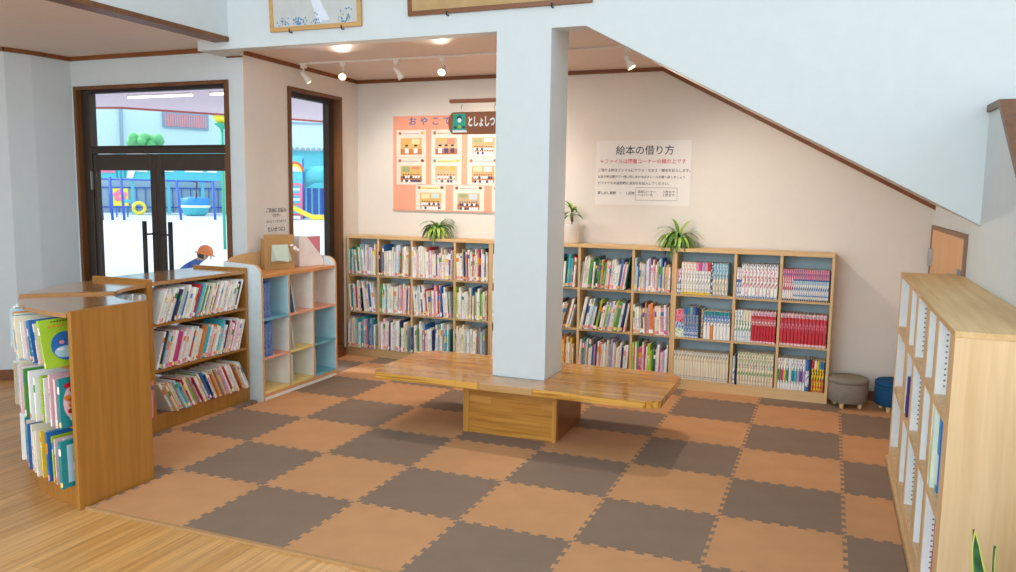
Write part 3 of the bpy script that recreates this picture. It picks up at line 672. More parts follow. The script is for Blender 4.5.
def art_flower(mb, x, d, h):
    rr = random.Random(4)
    disc(mb, x, d*.5, h*.5, d*.42, h*.42, cm('pale pink'))
    for k in range(26):
        disc(mb, x+.0006+.0001*k, d*rr.uniform(.15, .85), h*rr.uniform(.08, .92), d*.09, h*.05, cm(rr.choice(['red', 'pink', 'orange', 'white', 'beige', 'crimson'])))
def art_frame(mb, x, d, h):
    mb.box(x, d*.16, h*.1, x+.0006, d*.95, h*.9, cm('pale blue')); disc(mb, x+.001, d*.5, h*.4, d*.2, h*.2, cm('white')); disc(mb, x+.001, d*.62, h*.72, d*.16, h*.07, cm('orange')); disc(mb, x+.0016, d*.4, h*.6, d*.1, h*.1, cm('beige'))
for (ang, rad, z, lean, t, d_, h, cov, lab, art) in ((265.6, 1.22, rowz[0], -12, .012, .23, .245, 'lime green', 'lime green picture book with a blue pond cover, leaning beside the end panel', art_lime),
        (266.6, 1.175, rowz[1], -1, .016, .22, .255, 'teal', 'dark teal book with red and pink flower cover, middle shelf end', art_flower),
        (266.6, 1.185, rowz[2], -1, .018, .21, .245, 'teal', 'teal framed picture book with pale cover, bottom shelf beside end panel', art_frame)):
    a = R(ang); dr = Vector((math.cos(a), math.sin(a), 0))
    F = local(Vector((CX, CY, z+.0008))+dr*rad, (-dr.y, dr.x, 0), -dr)
    picture_book_cover(None, F, R(lean), t, d_, h, cov, lab, art)
# create the book objects: 300 largest picture books as things, rest one stuff object
def area(bk):
    M = bk['M']; p = px(M @ Vector((0, 0, 0))); q = px(M @ Vector((bk['t'], 0, bk['h']))); s = px(M @ Vector((0, 0, bk['h'])))
    inside = -20 < p[0] < 1036
    ap = math.hypot(q[0]-s[0], q[1]-s[1])*math.hypot(s[0]-p[0], s[1]-p[1])
    w = bk['where'][1]
    if not bk['vis'] or not inside: ap *= .001
    return ap
pics = [k for k in BOOKS if k['kind'] == 'pic']
pics.sort(key=lambda k: -area(k))
print('picture books', len(pics), 'volumes', len(BOOKS)-len(pics))
for bk in pics[:297]:
    mb = MB(); book_geo(mb, Matrix(), bk['t'], bk['d'], bk['h'], bk['cov'], bk['segs'])
    o = mb.build('picture_book', recalc=False); o.matrix_world = bk['M']
    n, (sn, bn) = bk['where']
    tag(o, '%s picture book, %s from left, %s, %s' % (bk['cov'], ORD[n], sn, bn), 'book', 'picture books')
mb = MB()
for bk in pics[297:]: book_geo(mb, bk['M'], bk['t'], bk['d'], bk['h'], bk['cov'], bk['segs'])
tag(mb.build('picture_books', recalc=False), 'remaining mixed picture books filling the shelves, partly hidden', 'books', None, 'stuff')
for bk in BOOKS:
    if bk['kind'] != 'vol': continue
    mb = MB(); book_geo(mb, Matrix(), bk['t'], bk['d'], bk['h'], bk['cov'], bk['segs'])
    o = mb.build('series_volume', recalc=False); o.matrix_world = bk['M']
    n, (sn, bn), desc = bk['where']
    tag(o, '%s volume, %s from left, %s, %s' % (desc, ORD[n], sn, bn), 'book volume', 'volume sets in the right bookcase')
# ------------------------------------------------------------------ curved honey bookcases
def sector(a0, a1, r0, r1, n=16):
    P = [(CX+r1*math.cos(R(a0+(a1-a0)*k/n)), CY+r1*math.sin(R(a0+(a1-a0)*k/n))) for k in range(n+1)]
    if r0 <= 0: return P
    return P+[(CX+r0*math.cos(R(a1-(a1-a0)*k/n)), CY+r0*math.sin(R(a1-(a1-a0)*k/n))) for k in range(n+1)]
def radial_panel(mb, a, side, r0, r1, z0, z1, m, th=.025):
    dr = Vector((math.cos(R(a)), math.sin(R(a)))); tn = Vector((-dr.y, dr.x))*side*th; c = Vector((CX, CY))
    P = [c+dr*r0, c+dr*r1, c+dr*r1+tn, c+dr*r0+tn]
    if side < 0: P = P[::-1]
    mb.prism([tuple(p) for p in P], z0, z1, m)
for (a0, a1, lab) in ((225, 270, 'curved honey-wood bookcase nearest the camera, books facing outward'), (180, 225, 'curved honey-wood bookcase between the near curve and the straight unit')):
    o = empty('curved_bookcase', (0, 0, 0), lab, 'bookcase', 'curved wooden bookcases')
    g0 = math.degrees(.0255/1.0)
    e0, e1 = a0+g0+.2, a1-g0-.2
    mb = MB(); mb.prism(sector(e0, e1, RI+.005, RO-.002), .995, 1.018, MAPLETOP); mb.build('top', o)
    for z in rowz[:2]:
        mb = MB(); mb.prism(sector(e0, e1, RI+.0, 1.09), z-.022, z, MAPLE); mb.build('shelf', o)
    mb = MB(); mb.prism(sector(e0, e1, RI+.0, 1.10), 0, rowz[2], MAPLE); mb.build('base', o)
    mb = MB(); mb.prism(sector(e0, e1, .842, .848), rowz[2], .995, MAPLE); mb.build('partition', o)
    for a, s in ((a0, 1), (a1, -1)):
        mb = MB(); near = a == 270
        radial_panel(mb, a, s, RI-.005, RO, 0, 1.03 if a != 225 else 1.03, MAPLE); mb.build('end_panel', o, .002)
# ------------------------------------------------------------------ straight honey bookcase
o = empty('straight_bookcase', (-.94, 1.57, 0), 'straight open honey-wood bookcase with three shelves of leaning picture books', 'bookcase')
ox, oy = .94, -1.57; x0, x1, ya, yb = -1.19, -.685, 1.091, 2.045
def Bx(nm, *a, m=MAPLE, bev=.0015):
    q = MB(); q.box(a[0]+ox, a[1]+oy, a[2], a[3]+ox, a[4]+oy, a[5], m); return q.build(nm, o, bev)
Bx('end_panel', x0, ya, 0, x1+.004, ya+.022, 1.045); Bx('end_panel', x0, yb-.022, 0, x1+.004, yb, 1.045)
Bx('top', x0, ya+.022, 1.0, x1, yb-.022, 1.025, m=MAPLETOP)
for z in rowz[:2]: Bx('shelf', x0, ya+.022, z-.022, x1, yb-.022, z)
Bx('base', x0, ya+.022, 0, x1, yb-.022, rowz[2])
Bx('back_panel', -.942, 1.60, rowz[2], -.93, yb-.022, 1.0)
# ------------------------------------------------------------------ white pigeonhole shelf
o = empty('cubby_shelf', (-.765, 2.555, 0), 'white nine-compartment shelf with pastel blue, pink and yellow boards, beneath the window', 'shelf')
ox, oy = .765, -2.555; x0, x1, ya, yb = -.915, -.56, 2.055, 3.07
TOPW = wood('cubby_top_wood', 'DE9E62', 'C98748', 'y', .4, contrast=.6); EDGE = plain('cubby_edge_wood', 'D9A56C', .5)
PB = plain('pastel_blue_board', '6FB0C4', .5); PP = plain('pastel_pink_board', 'E8A68C', .5); PY = plain('pastel_yellow_board', 'EAD288', .5)
def sidepanel(y0, y1):
    q = MB(); P = [(x0, .0), (x1, .0), (x1, .99)]
    for k in range(9): a = R(90*k/8); P.append((x1-.09+.09*math.cos(a), .985+.085*math.sin(a)))
    P += [(x0, 1.085)]
    P = [(a+ox, b_) for a, b_ in P]
    # white faces with a wood front edge
    n = len(P); V = [(a, y0+oy, b_) for a, b_ in P]+[(a, y1+oy, b_) for a, b_ in P]
    q.add(V, [tuple(range(n)), tuple(range(n, 2*n))[::-1]], PALEB); q.add(V, [(i, i+n, (i+1) % n+n, (i+1) % n) for i in range(n)], EDGE)
    q.build('side_panel', o)
sidepanel(ya, ya+.024); sidepanel(yb-.024, yb)
q = MB(); q.box(x0+ox, ya+.024+oy, .965, x1+ox-.004, yb-.024+oy, .99, TOPW); q.build('top', o)
q = MB(); n = 14; P = []
for k in range(n+1):
    y = ya+.024+(yb-ya-.048)*k/n; P.append((y+oy, 1.135-.035*abs(2*k/n-1)**3-(.02 if k in (0, n) else 0)))
V = [(x0+ox, y, .06) for y, z in P]+[(x0+ox, y, z) for y, z in P]+[(x0+ox+.014, y, .06) for y, z in P]+[(x0+ox+.014, y, z) for y, z in P]
N = n+1; fs = []
for k in range(n): fs += [(k, k+1, N+k+1, N+k), (2*N+k+1, 2*N+k, 3*N+k, 3*N+k+1), (N+k, N+k+1, 3*N+k+1, 3*N+k)]
fs += [(0, N, 3*N, 2*N), (N-1, 2*N-1, 4*N-1, 3*N-1)]
q.add(V, fs, BEECH); q.build('backboard', o)
cw = (yb-ya-.048-2*.016)/3; ys = [ya+.024+k*(cw+.016) for k in range(3)]
for k in (1, 2):
    q = MB(); q.box(x0+.02+ox, ys[k]-.016+oy, .055, x1-.004+ox, ys[k]+oy, .965, WHITEP); q.box(x1-.004+ox, ys[k]-.016+oy, .055, x1+ox, ys[k]+oy, .965, EDGE); q.build('divider', o)
colsb = [[PB, PP, PP], [PP, PY, PB], [PY, PY, PB]]; zz = [.65, .345, .075]
for rI in range(3):
    for k in range(3):
        q = MB(); q.box(x0+.02+ox, ys[k]+oy, zz[rI]-.018, x1-.003+ox, ys[k]+cw+oy, zz[rI], colsb[rI][k])
        q.build('shelf_board', o)
q = MB(); q.box(x0+.02+ox, ya+.024+oy, .0, x1-.015+ox, yb-.024+oy, .056, WHITEP); q.box(x1-.015+ox, ya+.024+oy, .032, x1+ox, yb-.024+oy, .056, EDGE); q.box(x1-.015+ox, ya+.024+oy, 0, x1-.001+ox, yb-.024+oy, .032, WHITEP); q.build('base', o)
q = MB(); q.box(x0+.0145+ox, ya+.024+oy, .056, x0+.0195+ox, yb-.024+oy, .965, WHITEP); q.build('inner_back', o)
LB = plain('lining_pale_blue', 'B9DEE6', .5); LC = plain('lining_cream', 'F3EEE2', .5)
for rI in range(3):
    for k in range(3):
        m_ = LB if colsb[rI][k] is PB else LC; zt_ = .965 if rI == 0 else zz[rI-1]-.018
        yf = ys[k]+cw; q = MB(); q.box(x0+.0215+ox, yf-.0025+oy, zz[rI]+.0005, x1-.006+ox, yf-.0005+oy, zt_-.0005, m_)
        q.build('side_lining', o)
        q = MB(); q.box(x0+.0195+ox, ys[k]+.0005+oy, zz[rI]+.0005, x0+.0213+ox, yf-.0026+oy, zt_-.0005, m_); q.build('back_lining', o)
# things inside it
def folder(name, y, z, t, d_, h, c1, lean, label, cat, spine=None, group=None):
    mb = MB(); cvr = plain('file_'+c1, c1, .45)
    mb.box(0, 0, 0, .003, d_, h, cvr); mb.box(t-.003, 0, 0, t, d_, h, cvr); mb.box(0, -.003, 0, t, 0, h, spine or cvr)
    mb.box(.004, .004, .004, t-.004, d_-.01, h-.01, PAGE)
    ob = mb.build(name); F = local((x1-.01, y, z+.0012), (0, 1, 0), (-1, 0, 0))
    L = Matrix.Translation((t, 0, 0)) @ Matrix.Rotation(lean, 4, 'Y') @ Matrix.Translation((-t, 0, 0)) if lean > 0 else Matrix.Rotation(lean, 4, 'Y')
    ob.matrix_world = F @ L; tag(ob, label, cat, group); return ob
bl = textmat('2259A0', 'BFD3EA')
g = 'blue ring binders in the white shelf'
folder('ring_binder', ys[0]+.012, zz[0], .038, .27, .275, '2259A0', 0, 'left blue ring binder, top compartment of the white shelf', 'binder', bl, g)
folder('ring_binder', ys[0]+.053, zz[0], .038, .27, .28, '2A5FA8', 0, 'right blue ring binder, top compartment of the white shelf', 'binder', bl, g)
folder('ring_binder', ys[0]+.012, zz[1], .045, .27, .262, '2259A0', 0, 'left blue ring binder, middle compartment of the white shelf', 'binder', bl, g)
folder('ring_binder', ys[0]+.060, zz[1], .048, .27, .27, '2A5FA8', 0, 'right blue ring binder, middle compartment of the white shelf', 'binder', bl, g)
folder('thin_folder', ys[1]+.055, zz[0], .008, .24, .27, '2F6E9A', R(-11), 'thin blue folder leaning in the top centre compartment', 'folder')
folder('thin_folder', ys[1]+.075, zz[0], .006, .2, .24, 'E8E4DA', R(-13), 'thin white folder leaning beside the blue one, top centre compartment', 'folder')
folder('thin_folder', ys[1]+.05, zz[1], .01, .22, .22, 'B9C9C2', R(-9), 'grey-green folder leaning in the centre compartment of the white shelf', 'folder')
folder('thin_folder', ys[1]+.012, zz[2], .02, .24, .235, 'BFD8DA', 0, 'pale blue-grey folder standing in the bottom centre compartment', 'folder')
folder('thin_folder', ys[2]+.01, zz[1], .01, .24, .23, '2D5F88', 0, 'slim dark blue folder in the right middle compartment', 'folder')
folder('thin_folder', ys[2]+.01, zz[2], .014, .24, .22, '9AB8C4', 0, 'slim grey-blue folder in the bottom right compartment', 'folder')
mb = MB(); mb.blob((0, 0, .016), (.02, .02, .016), plain('toy_pink', 'D88', .5)) if False else None
# things on top of the white shelf
zt = .9905
KR = plain('kraft_board', 'B98C58', .7, var=.06)
o = empty('kraft_board', (-.755, 2.535, zt), 'brown kraft board with a pale green paper flap on the white shelf', 'display board', rotz=R(62))
mb = MB(); mb.box(-.13, -.006, 0, .13, .006, .285, KR); mb.box(-.13, .006, 0, -.118, .07, .25, KR); mb.box(.118, .006, 0, .13, .07, .25, KR); mb.build('board', o, .001)
mb = MB(); GP = plain('pale_green_paper', 'B7C6B4', .8)
mb.add([(-.07,-.008,.20),(.07,-.008,.20),(.09,-.04,.07),(-.09,-.04,.07)], [(0,1,2,3)], GP); mb.add([(-.07,-.010,.203),(.07,-.010,.203),(.06,-.052,.06),(-.05,-.05,.08)], [(0,1,2,3)], plain('pale_green_paper_light', 'C9D4C4', .8))
pf = mb.build('paper_flap', o); m_ = pf.modifiers.new('s', 'SOLIDIFY'); m_.thickness = .0012
mb = MB()
mb.blob((.13, -.02, .17), (.02, .012, .018), WHITEP); mb.blob((.10, -.02, .195), (.018, .01, .01), WHITEP); mb.blob((.155, -.02, .155), (.012, .01, .012), WHITEP); mb.build('white_bow', o)
o = empty('magazine_file', (-.745, 2.915, zt), 'white slanted magazine file holding pink and lilac sheets', 'magazine file', rotz=R(75))
CB = plain('cream_card', 'EFE6E2', .6)
mb = MB(); W, H_, D_, t = .26, .26, .085, .004
side = [(-W/2, 0), (W/2, 0), (W/2, .06), (-W/2+.08, H_), (-W/2, H_)]
for y in (-D_/2, D_/2-t):
    n = len(side); V = [(a, y, z) for a, z in side]+[(a, y+t, z) for a, z in side]
    mb.add(V, [tuple(range(n)), tuple(range(n, 2*n))[::-1]]+[(i, i+n, (i+1) % n+n, (i+1) % n) for i in range(n)], CB)
mb.box(-W/2, -D_/2, 0, W/2, D_/2, t, CB); mb.box(-W/2, -D_/2+t, 0, -W/2+t, D_/2-t, H_, CB); mb.box(W/2-t, -D_/2+t, 0, W/2, D_/2-t, .06, CB)
mb.build('box', o)
mb = MB(); mb.box(-W/2+.01, -.03, .006, W/2-.022, -.014, .255, plain('pink_sheet', 'DE8490', .6)); mb.build('pink_sheet', o)
mb = MB(); mb.box(-W/2+.01, -.01, .006, W/2-.006, .012, .25, plain('lilac_sheet', 'BCA7C4', .6)); mb.build('lilac_sheet', o)
# ------------------------------------------------------------------ right oak bookcase
o = empty('oak_bookcase', (4.03, 1.37, 0), 'light oak bookcase with pale perforated uprights, cut off at the right edge', 'bookcase')
ox, oy = -4.03, -1.37; x0, x1, ya, yb = 3.87, 4.192, .20, 2.52
PERF = plain('perforated_white_panel', 'E9EEF0', .5); HOLE = plain('peg_hole', '6A7682', .8)
def Bo(nm, *a, m=OAKV, bev=.0015):
    q = MB(); q.box(a[0]+ox, a[1]+oy, a[2], a[3]+ox, a[4]+oy, a[5], m); return q.build(nm, o, bev)
Bo('top', x0-.003, ya-.002, 1.178, x1, yb+.002, 1.20, m=OAKY)
Bo('end_panel', x0, ya, .05, x1, ya+.025, 1.178); Bo('end_panel', x0, yb-.05, .05, x1, yb, 1.178)
Bo('back_panel', x1-.008, ya+.025, .05, x1, yb-.05, 1.178, m=PERF)
Bo('plinth', x0-.013, ya, 0, x1, yb+.0, .05, m=wood('oak_plinth', 'DDBE92', 'C6A272', 'y', .5, contrast=.7))
dv = [(1.80, 1.96), (1.455, 1.535), (.975, 1.09), (.655, .74), (ya+.0, .325)]
bayedges = [yb-.05]
for k, (a, c) in enumerate(dv):
    q = MB()
    if k < 4:
        q.box(x0+.001+ox, a+oy, .121, x1-.009+ox, c+oy, 1.177, OAKV)
        q.box(x0+.004+ox, a-.0015+oy, .121, x1-.009+ox, a+oy, 1.176, PERF)
        q.box(x0+.004+ox, c+oy, .121, x1-.009+ox, c+.0015+oy, 1.176, PERF)
    else:
        q.box(x0+.001+ox, a+.0255+oy, .121, x1-.009+ox, c+oy, 1.177, OAKV)
        q.box(x0+.004+ox, c+oy, .121, x1-.009+ox, c+.0015+oy, 1.176, PERF)
    if k in (1, 3):
        for zi in range(44):
            zc = .15+zi*.023
            if abs(zc-.857) < .035 or abs(zc-.487) < .035: continue
            q.lathe([(.0042, 0), (.0042, .0006)], HOLE, 8, Matrix.Translation((x0+.036+ox, a-.0016+oy, zc)) @ Matrix.Rotation(R(90), 4, 'X'))
    q.build('upright', o)
q = MB(); q.box(x0+.004+ox, yb-.0515+oy, .121, x1-.009+ox, yb-.0501+oy, 1.176, PERF); q.build('side_lining', o)
faces = [yb-.052, 1.7985, 1.4535, .9735, .6535]
edges = [(ya+.325-.2, .655), (.74, .975), (1.09, 1.455), (1.535, 1.80), (1.96, yb-.052)]
edges[0] = (.3265, .6535); 
for (a, c) in edges:
    for z, zb_ in ((.875, .02), (.505, .02)):
        Bo('shelf', x0+.002, a+.002, z-.036, x1-.009, c-.002, z)
    Bo('shelf', x0+.002, a+.002, .10, x1-.009, c-.002, .12)
Bo('kick_panel', x0+.001, ya+.026, .0505, x0+.02, yb-.051, .0995)
def oakitem(name, y, z, t, h, d_, c, label, cat, c2=None, xo=.0):
    mb = MB(); cvr = plain('item_'+c, c, .45); mb.box(0, 0, 0, d_, t, h, cvr); mb.box(-.0015, 0, h*.1, 0, t, h*.5, plain('item_'+(c2 or 'FFFFFF'), c2 or 'FFFFFF', .5))
    mb.box(.003, .002, .004, d_-.003, t-.002, h+.001, PAGE) if False else None
    ob = mb.build(name, bevel=.001, loc=(x0+.005+xo, y, z+.001)); tag(ob, label, cat); return ob
oakitem('purple_file', 1.70, .505, .05, .21, .22, '3B2A80', 'dark purple file in the second-farthest bay of the oak bookcase', 'file', '3B2A80')
oakitem('picture_book', .595, .505, .05, .335, .26, 'E2EED8', 'tall pale green and white book in the near bay of the oak bookcase', 'book', 'CFE3B0', .0)
oakitem('picture_book', .535, .505, .05, .30, .24, '1C7FCC', 'bright blue book in front of the pale green one, oak bookcase', 'book', 'EAF3FA', .017)
oakitem('red_file', .45, .12, .05, .33, .22, 'D0404A', 'red file standing low in the near bay of the oak bookcase', 'file', 'D0404A', .016)
# ------------------------------------------------------------------ ottomans
def ottoman(x, y, rad, hh, c, label):
    o = empty('ottoman', (x, y, .0125), label, 'stool', 'round fabric stools by the bookcases', rotz=R(20))
    FB = plain('fabric_'+c, c, .95, var=.12, scale=90, bump=.4, bscale=700, spec=.2)
    mb = MB(); z0 = .045
    mb.lathe([(rad-.012, z0), (rad, z0+.012), (rad+.003, z0+.1), (rad+.001, hh-.05), (rad, hh-.045), (rad-.003, hh-.04)], FB, 36); mb.build('body', o)
    mb = MB(); mb.lathe([(rad-.004, hh-.038), (rad+.003, hh-.03), (rad+.002, hh-.012), (rad-.012, hh), (rad*.6, hh+.004), (.001, hh+.006)], FB, 36); mb.build('seat_pad', o)
    for k in range(4):
        a = R(45+90*k); mb = MB(); mb.lathe([(.014, 0), (.02, .04), (.02, z0+.002)], plain('foot_beech', 'E2C193', .5), 12, Matrix.Translation((math.cos(a)*rad*.68, math.sin(a)*rad*.68, 0))); mb.build('foot', o)
ottoman(3.655, 3.84, .145, .236, '8A8376', 'grey-brown round fabric stool with small wooden feet beside the bookcase end')
ottoman(3.985, 3.86, .14, .236, '1F4E78', 'dark blue round fabric stool near the oak bookcase')
# ------------------------------------------------------------------ wall displays
PEACH = plain('peach_board', 'F0A588', .7, var=.02)
o = empty('display_board', (.19, YB, 1.465), 'peach display board of class photographs on the back wall', 'notice board')
BXL, BXR = -.583, 1.04
mb = MB(); mb.box(BXL-.19, -.014, 0, BXR-.19, -.0005, .905, PEACH); mb.build('board', o)
mb = MB(); mb.box(BXL-.2, -.018, -.012, BXR-.18, -.0005, -.0005, plain('board_edge', 'D8A088', .6)); mb.build('ledge', o)
CARD = plain('card_cream', 'F2DDD0', .7)
SK = [plain('print_skin', 'D8A078', .7)]
def FT(x, y, z): return Matrix.Translation((x, y, z)) @ Matrix.Rotation(R(90), 4, 'X')
for k, ch in enumerate('おやこであそぼう'): text_mesh(ch, .088, plain('blue_grey_card', '5F70AA', .6), 'letter', o, FT(-.56+k*.125, -.0145, .848), .0006, bold=.0015)
def photo_card(cx, cz, w, h, seed, labelcol, bg, fl):
    r = random.Random(seed)
    mb = MB(); mb.box(cx-w/2, -.0165, cz-h/2, cx+w/2, -.0145, cz+h/2, CARD); c = mb.build('photo_card', o)
    mb = MB(); y = -.0168
    def rect(xa, za, xb, zb, m, l): mb.add([(xa, y-l*.0002, za), (xb, y-l*.0002, za), (xb, y-l*.0002, zb), (xa, y-l*.0002, zb)], [(0, 1, 2, 3)], m)
    P = lambda h_: plain('ph_'+h_, h_, .6)
    pw, ph = w*.72, h*.60; xa, za = cx-pw/2, cz-h*.40
    rect(xa, za, xa+pw, za+ph, P(bg), 0); rect(xa, za, xa+pw, za+ph*.35, P(fl), 1)
    for k in range(5): rect(xa+pw*(.08+.45*k), za+ph*r.uniform(.6, .8), xa+pw*(.45+.45*k), za+ph*.95, P(r.choice(['E2B060', 'C9D6DC', 'D88A70', 'EBD9A8', '9DAA78'])), 2) if k < 2 else None
    nf = r.choice([2, 6, 7, 8]) if seed > 2 else seed+1
    rows = 2 if nf > 4 else 1
    for rr in range(rows):
        for k in range(nf):
            fx = xa+pw*(.08+.84*(k+.5)/nf+(.03 if rr else 0)); fz = za+ph*(.38-.24*rr); s = pw*.05 if nf > 4 else pw*.1
            rect(fx-s*.9, fz-s*2.0, fx+s*.9, fz, P(r.choice(['F4F4F4', 'E9EEF6', '3A4468', 'F4F4F4'])), 3+rr*3)
            rect(fx-s*.6, fz, fx+s*.6, fz+s*1.1, P('D8A078'), 4+rr*3); rect(fx-s*.65, fz+s*.8, fx+s*.65, fz+s*1.5, P('2A2020'), 5+rr*3)
    mb.build('photograph', c, recalc=False)
    mb = MB(); rect(cx-w*.32, cz+h*.33, cx+w*.32, cz+h*.40, P(labelcol), 0)
    for k in range(9): rect(cx-w*.27+k*w*.06, cz+h*.35, cx-w*.27+k*w*.06+w*.035, cz+h*.38, P('6A5A58'), 1)
    mb.blob((cx-w*.38, -.0168, cz+h*.38), (w*.055, .001, w*.05), P(r.choice(['8A4A3A', '7A8A90', 'C07050']))); mb.blob((cx+w*.38, -.0168, cz+h*.39), (w*.06, .001, w*.045), P(r.choice(['B06A4A', 'E2B84A', '8A4A3A'])))
    mb.build('caption', c, recalc=False)
k = 0
for cz, xs in ((.64, (-.573, -.193, .194, .57)), (.375, (-.573, -.193, .194, .57)), (.117, (-.36, .045, .45))):
    for x in xs:
        photo_card(x, cz, .325, .262 if cz < .6 else .262, k+1 if k < 2 else k+10, ['F6E0DC', 'F2DDD0', 'F6E27A'][k % 3], ['D9B36A', 'C9B08A', 'E0A878', 'B8A890'][k % 4], ['C87A3A', 'B5653A', 'C9B8A8'][k % 3]); k += 1
# borrowing notice
o = empty('notice_sheet', (1.885, YB, 1.84), 'white sheet explaining how to borrow picture books, on the back wall', 'notice')
mb = MB(); mb.box(-.405, -.004, -.288, .435, -.0005, .275, plain('notice_paper', 'EAE6E2', .6, var=.01)); mb.build('paper', o)
INKB = plain('ink_black', '3A3536', .6); INKR = plain('ink_red', 'D4596A', .6)
yT = -.0045
text_mesh('絵本の借り方', .086, INKB, 'heading', o, FT(0.03, yT, .185), .0003, bold=.0006)
text_mesh('＊ファイルは図書コーナーの棚の上です', .0425, INKR, 'red_line', o, FT(0.01, yT, .092), .0003, bold=.0006)
text_mesh('ご借りる時はファイルにクラス・なまえ・題名を記入します。', .0298, INKB, 'line', o, FT(-.385, yT, .015), .0003, 'LEFT', .0003)
text_mesh('お返す時は親子で一緒に同じあかのばすシールを棚へ戻しましょう', .0258, INKB, 'line', o, FT(-.385, yT, -.042), .0003, 'LEFT', .0003)
text_mesh('ビファイルの返却欄に返却日を記入してください。', .0285, INKB, 'line', o, FT(-.385, yT, -.098), .0003, 'LEFT', .0003)
text_mesh('貸し出し期間　・　１週間', .028, INKB, 'line', o, FT(-.385, yT, -.185), .0003, 'LEFT', .0003)
text_mesh('返却コーナー　　２階まで\nへルパー名　・　１階まで', .027, INKB, 'line', o, FT(-.02, yT, -.185), .0003, 'LEFT', .0003)
mb = MB()
for a in ((-.04, -.245, .325, -.2425), (-.04, -.1345, .325, -.132), (-.04, -.245, -.0375, -.132), (.3225, -.245, .325, -.132)): mb.box(a[0], yT, a[1], a[2], yT+.0004, a[3], INKB)
mb.build('box_outline', o)
# small notice on the side wall
o = empty('small_notice', (XL-.0157, YD+.395, 1.385), 'small printed white paper on the wall beside the window', 'notice', rotz=WROT)
mb = MB(); mb.box(.0005, -.155, -.115, .0025, .155, .115, plain('small_paper', 'E4E0DC', .7)); mb.build('paper', o)
RX = Matrix.Rotation(R(90), 4, 'Z') @ Matrix.Rotation(R(90), 4, 'X')
text_mesh('ご自由にお読み', .042, INKB, 'line', o, Matrix.Translation((.003, 0, .082)) @ RX, .0002, bold=.0008)
text_mesh('ください', .03, INKB, 'line', o, Matrix.Translation((.003, 0, .04)) @ RX, .0002, bold=.0008)
text_mesh('みんなでつかう本です', .028, INKB, 'line', o, Matrix.Translation((.003, 0, -.012)) @ RX, .0002)
text_mesh('たいせつに♪', .046, INKB, 'line', o, Matrix.Translation((.003, 0, -.08)) @ RX, .0002, bold=.001)
# hanging wooden sign behind the pillar
SY = YF+.43
WSG = wood('sign_brown_wood', '9A5524', '7E4218', 'x', .5, contrast=.8)
o = empty('hanging_sign', (1.30, SY, 2.20), 'brown oval wooden sign with white lettering and green book picture, beside the pillar', 'sign')
mb = MB(); mb.box(-.485, -.012, .0905-.0, .12, .012, .118, WSG); mb.box(.06, -.07, .085, .11, -.012, .123, WSG); mb.build('bar', o, .003)
mb = MB(); P = []
bw, bh = .45, .08
for k in range(13): a = R(90+180*k/12); P.append((-bw+bh*.55*math.cos(a), bh*math.sin(a)))
P += [(.14, -bh), (.14, bh)]
P = P[:13]+P[13:]
n = len(P); cz = -.055
V = [(a, -.009, b_+cz) for a, b_ in P]+[(a, .009, b_+cz) for a, b_ in P]
mb.add(V, [tuple(range(n)), tuple(range(n, 2*n))[::-1]]+[(i, i+n, (i+1) % n+n, (i+1) % n) for i in range(n)], WSG); mb.build('board', o, .003)
mb = MB()
for xx in (-.39, -.13, .05): mb.tube([(xx, 0, .092), (xx+.008, 0, .075), (xx-.004, 0, .06), (xx, 0, .040)], .003, MATS['steel'], 6)
mb.build('hook', o)
GR = plain('sign_green', '1FA088', .5)
mb = MB(); mb.add([(-.46,-.0105,-.112),(-.345,-.0105,-.112),(-.355,-.0105,.012),(-.45,-.0105,.012)], [(0,1,2,3)], GR)
mb.add([(-.457,-.011,-.122),(-.34,-.011,-.122),(-.345,-.011,-.105),(-.455,-.011,-.105)], [(0,1,2,3)], WHITEP)
g1 = mb.build('book_picture', o, recalc=False)
mb = MB(); mb.blob((-.40, -.012, -.02), (.02, .0012, .022), plain('sign_dark', '1E4A48', .5)); mb.blob((-.40, -.0135, -.035), (.016, .0012, .016), WHITEP); mb.blob((-.435, -.012, -.085), (.014, .001, .01), MATS['sign_dark']); mb.blob((-.365, -.012, -.085), (.014, .001, .01), MATS['sign_dark']); mb.blob((-.40, -.012, -.08), (.012, .001, .012), cm('lime green')); mb.build('figure', g1)
text_mesh('としょしつ', .078, WHITEP, 'lettering', o, FT(-.337, -.0105, -.05) @ Matrix.Diagonal((.56, 1, 1, 1)), .001, 'LEFT', .0028)
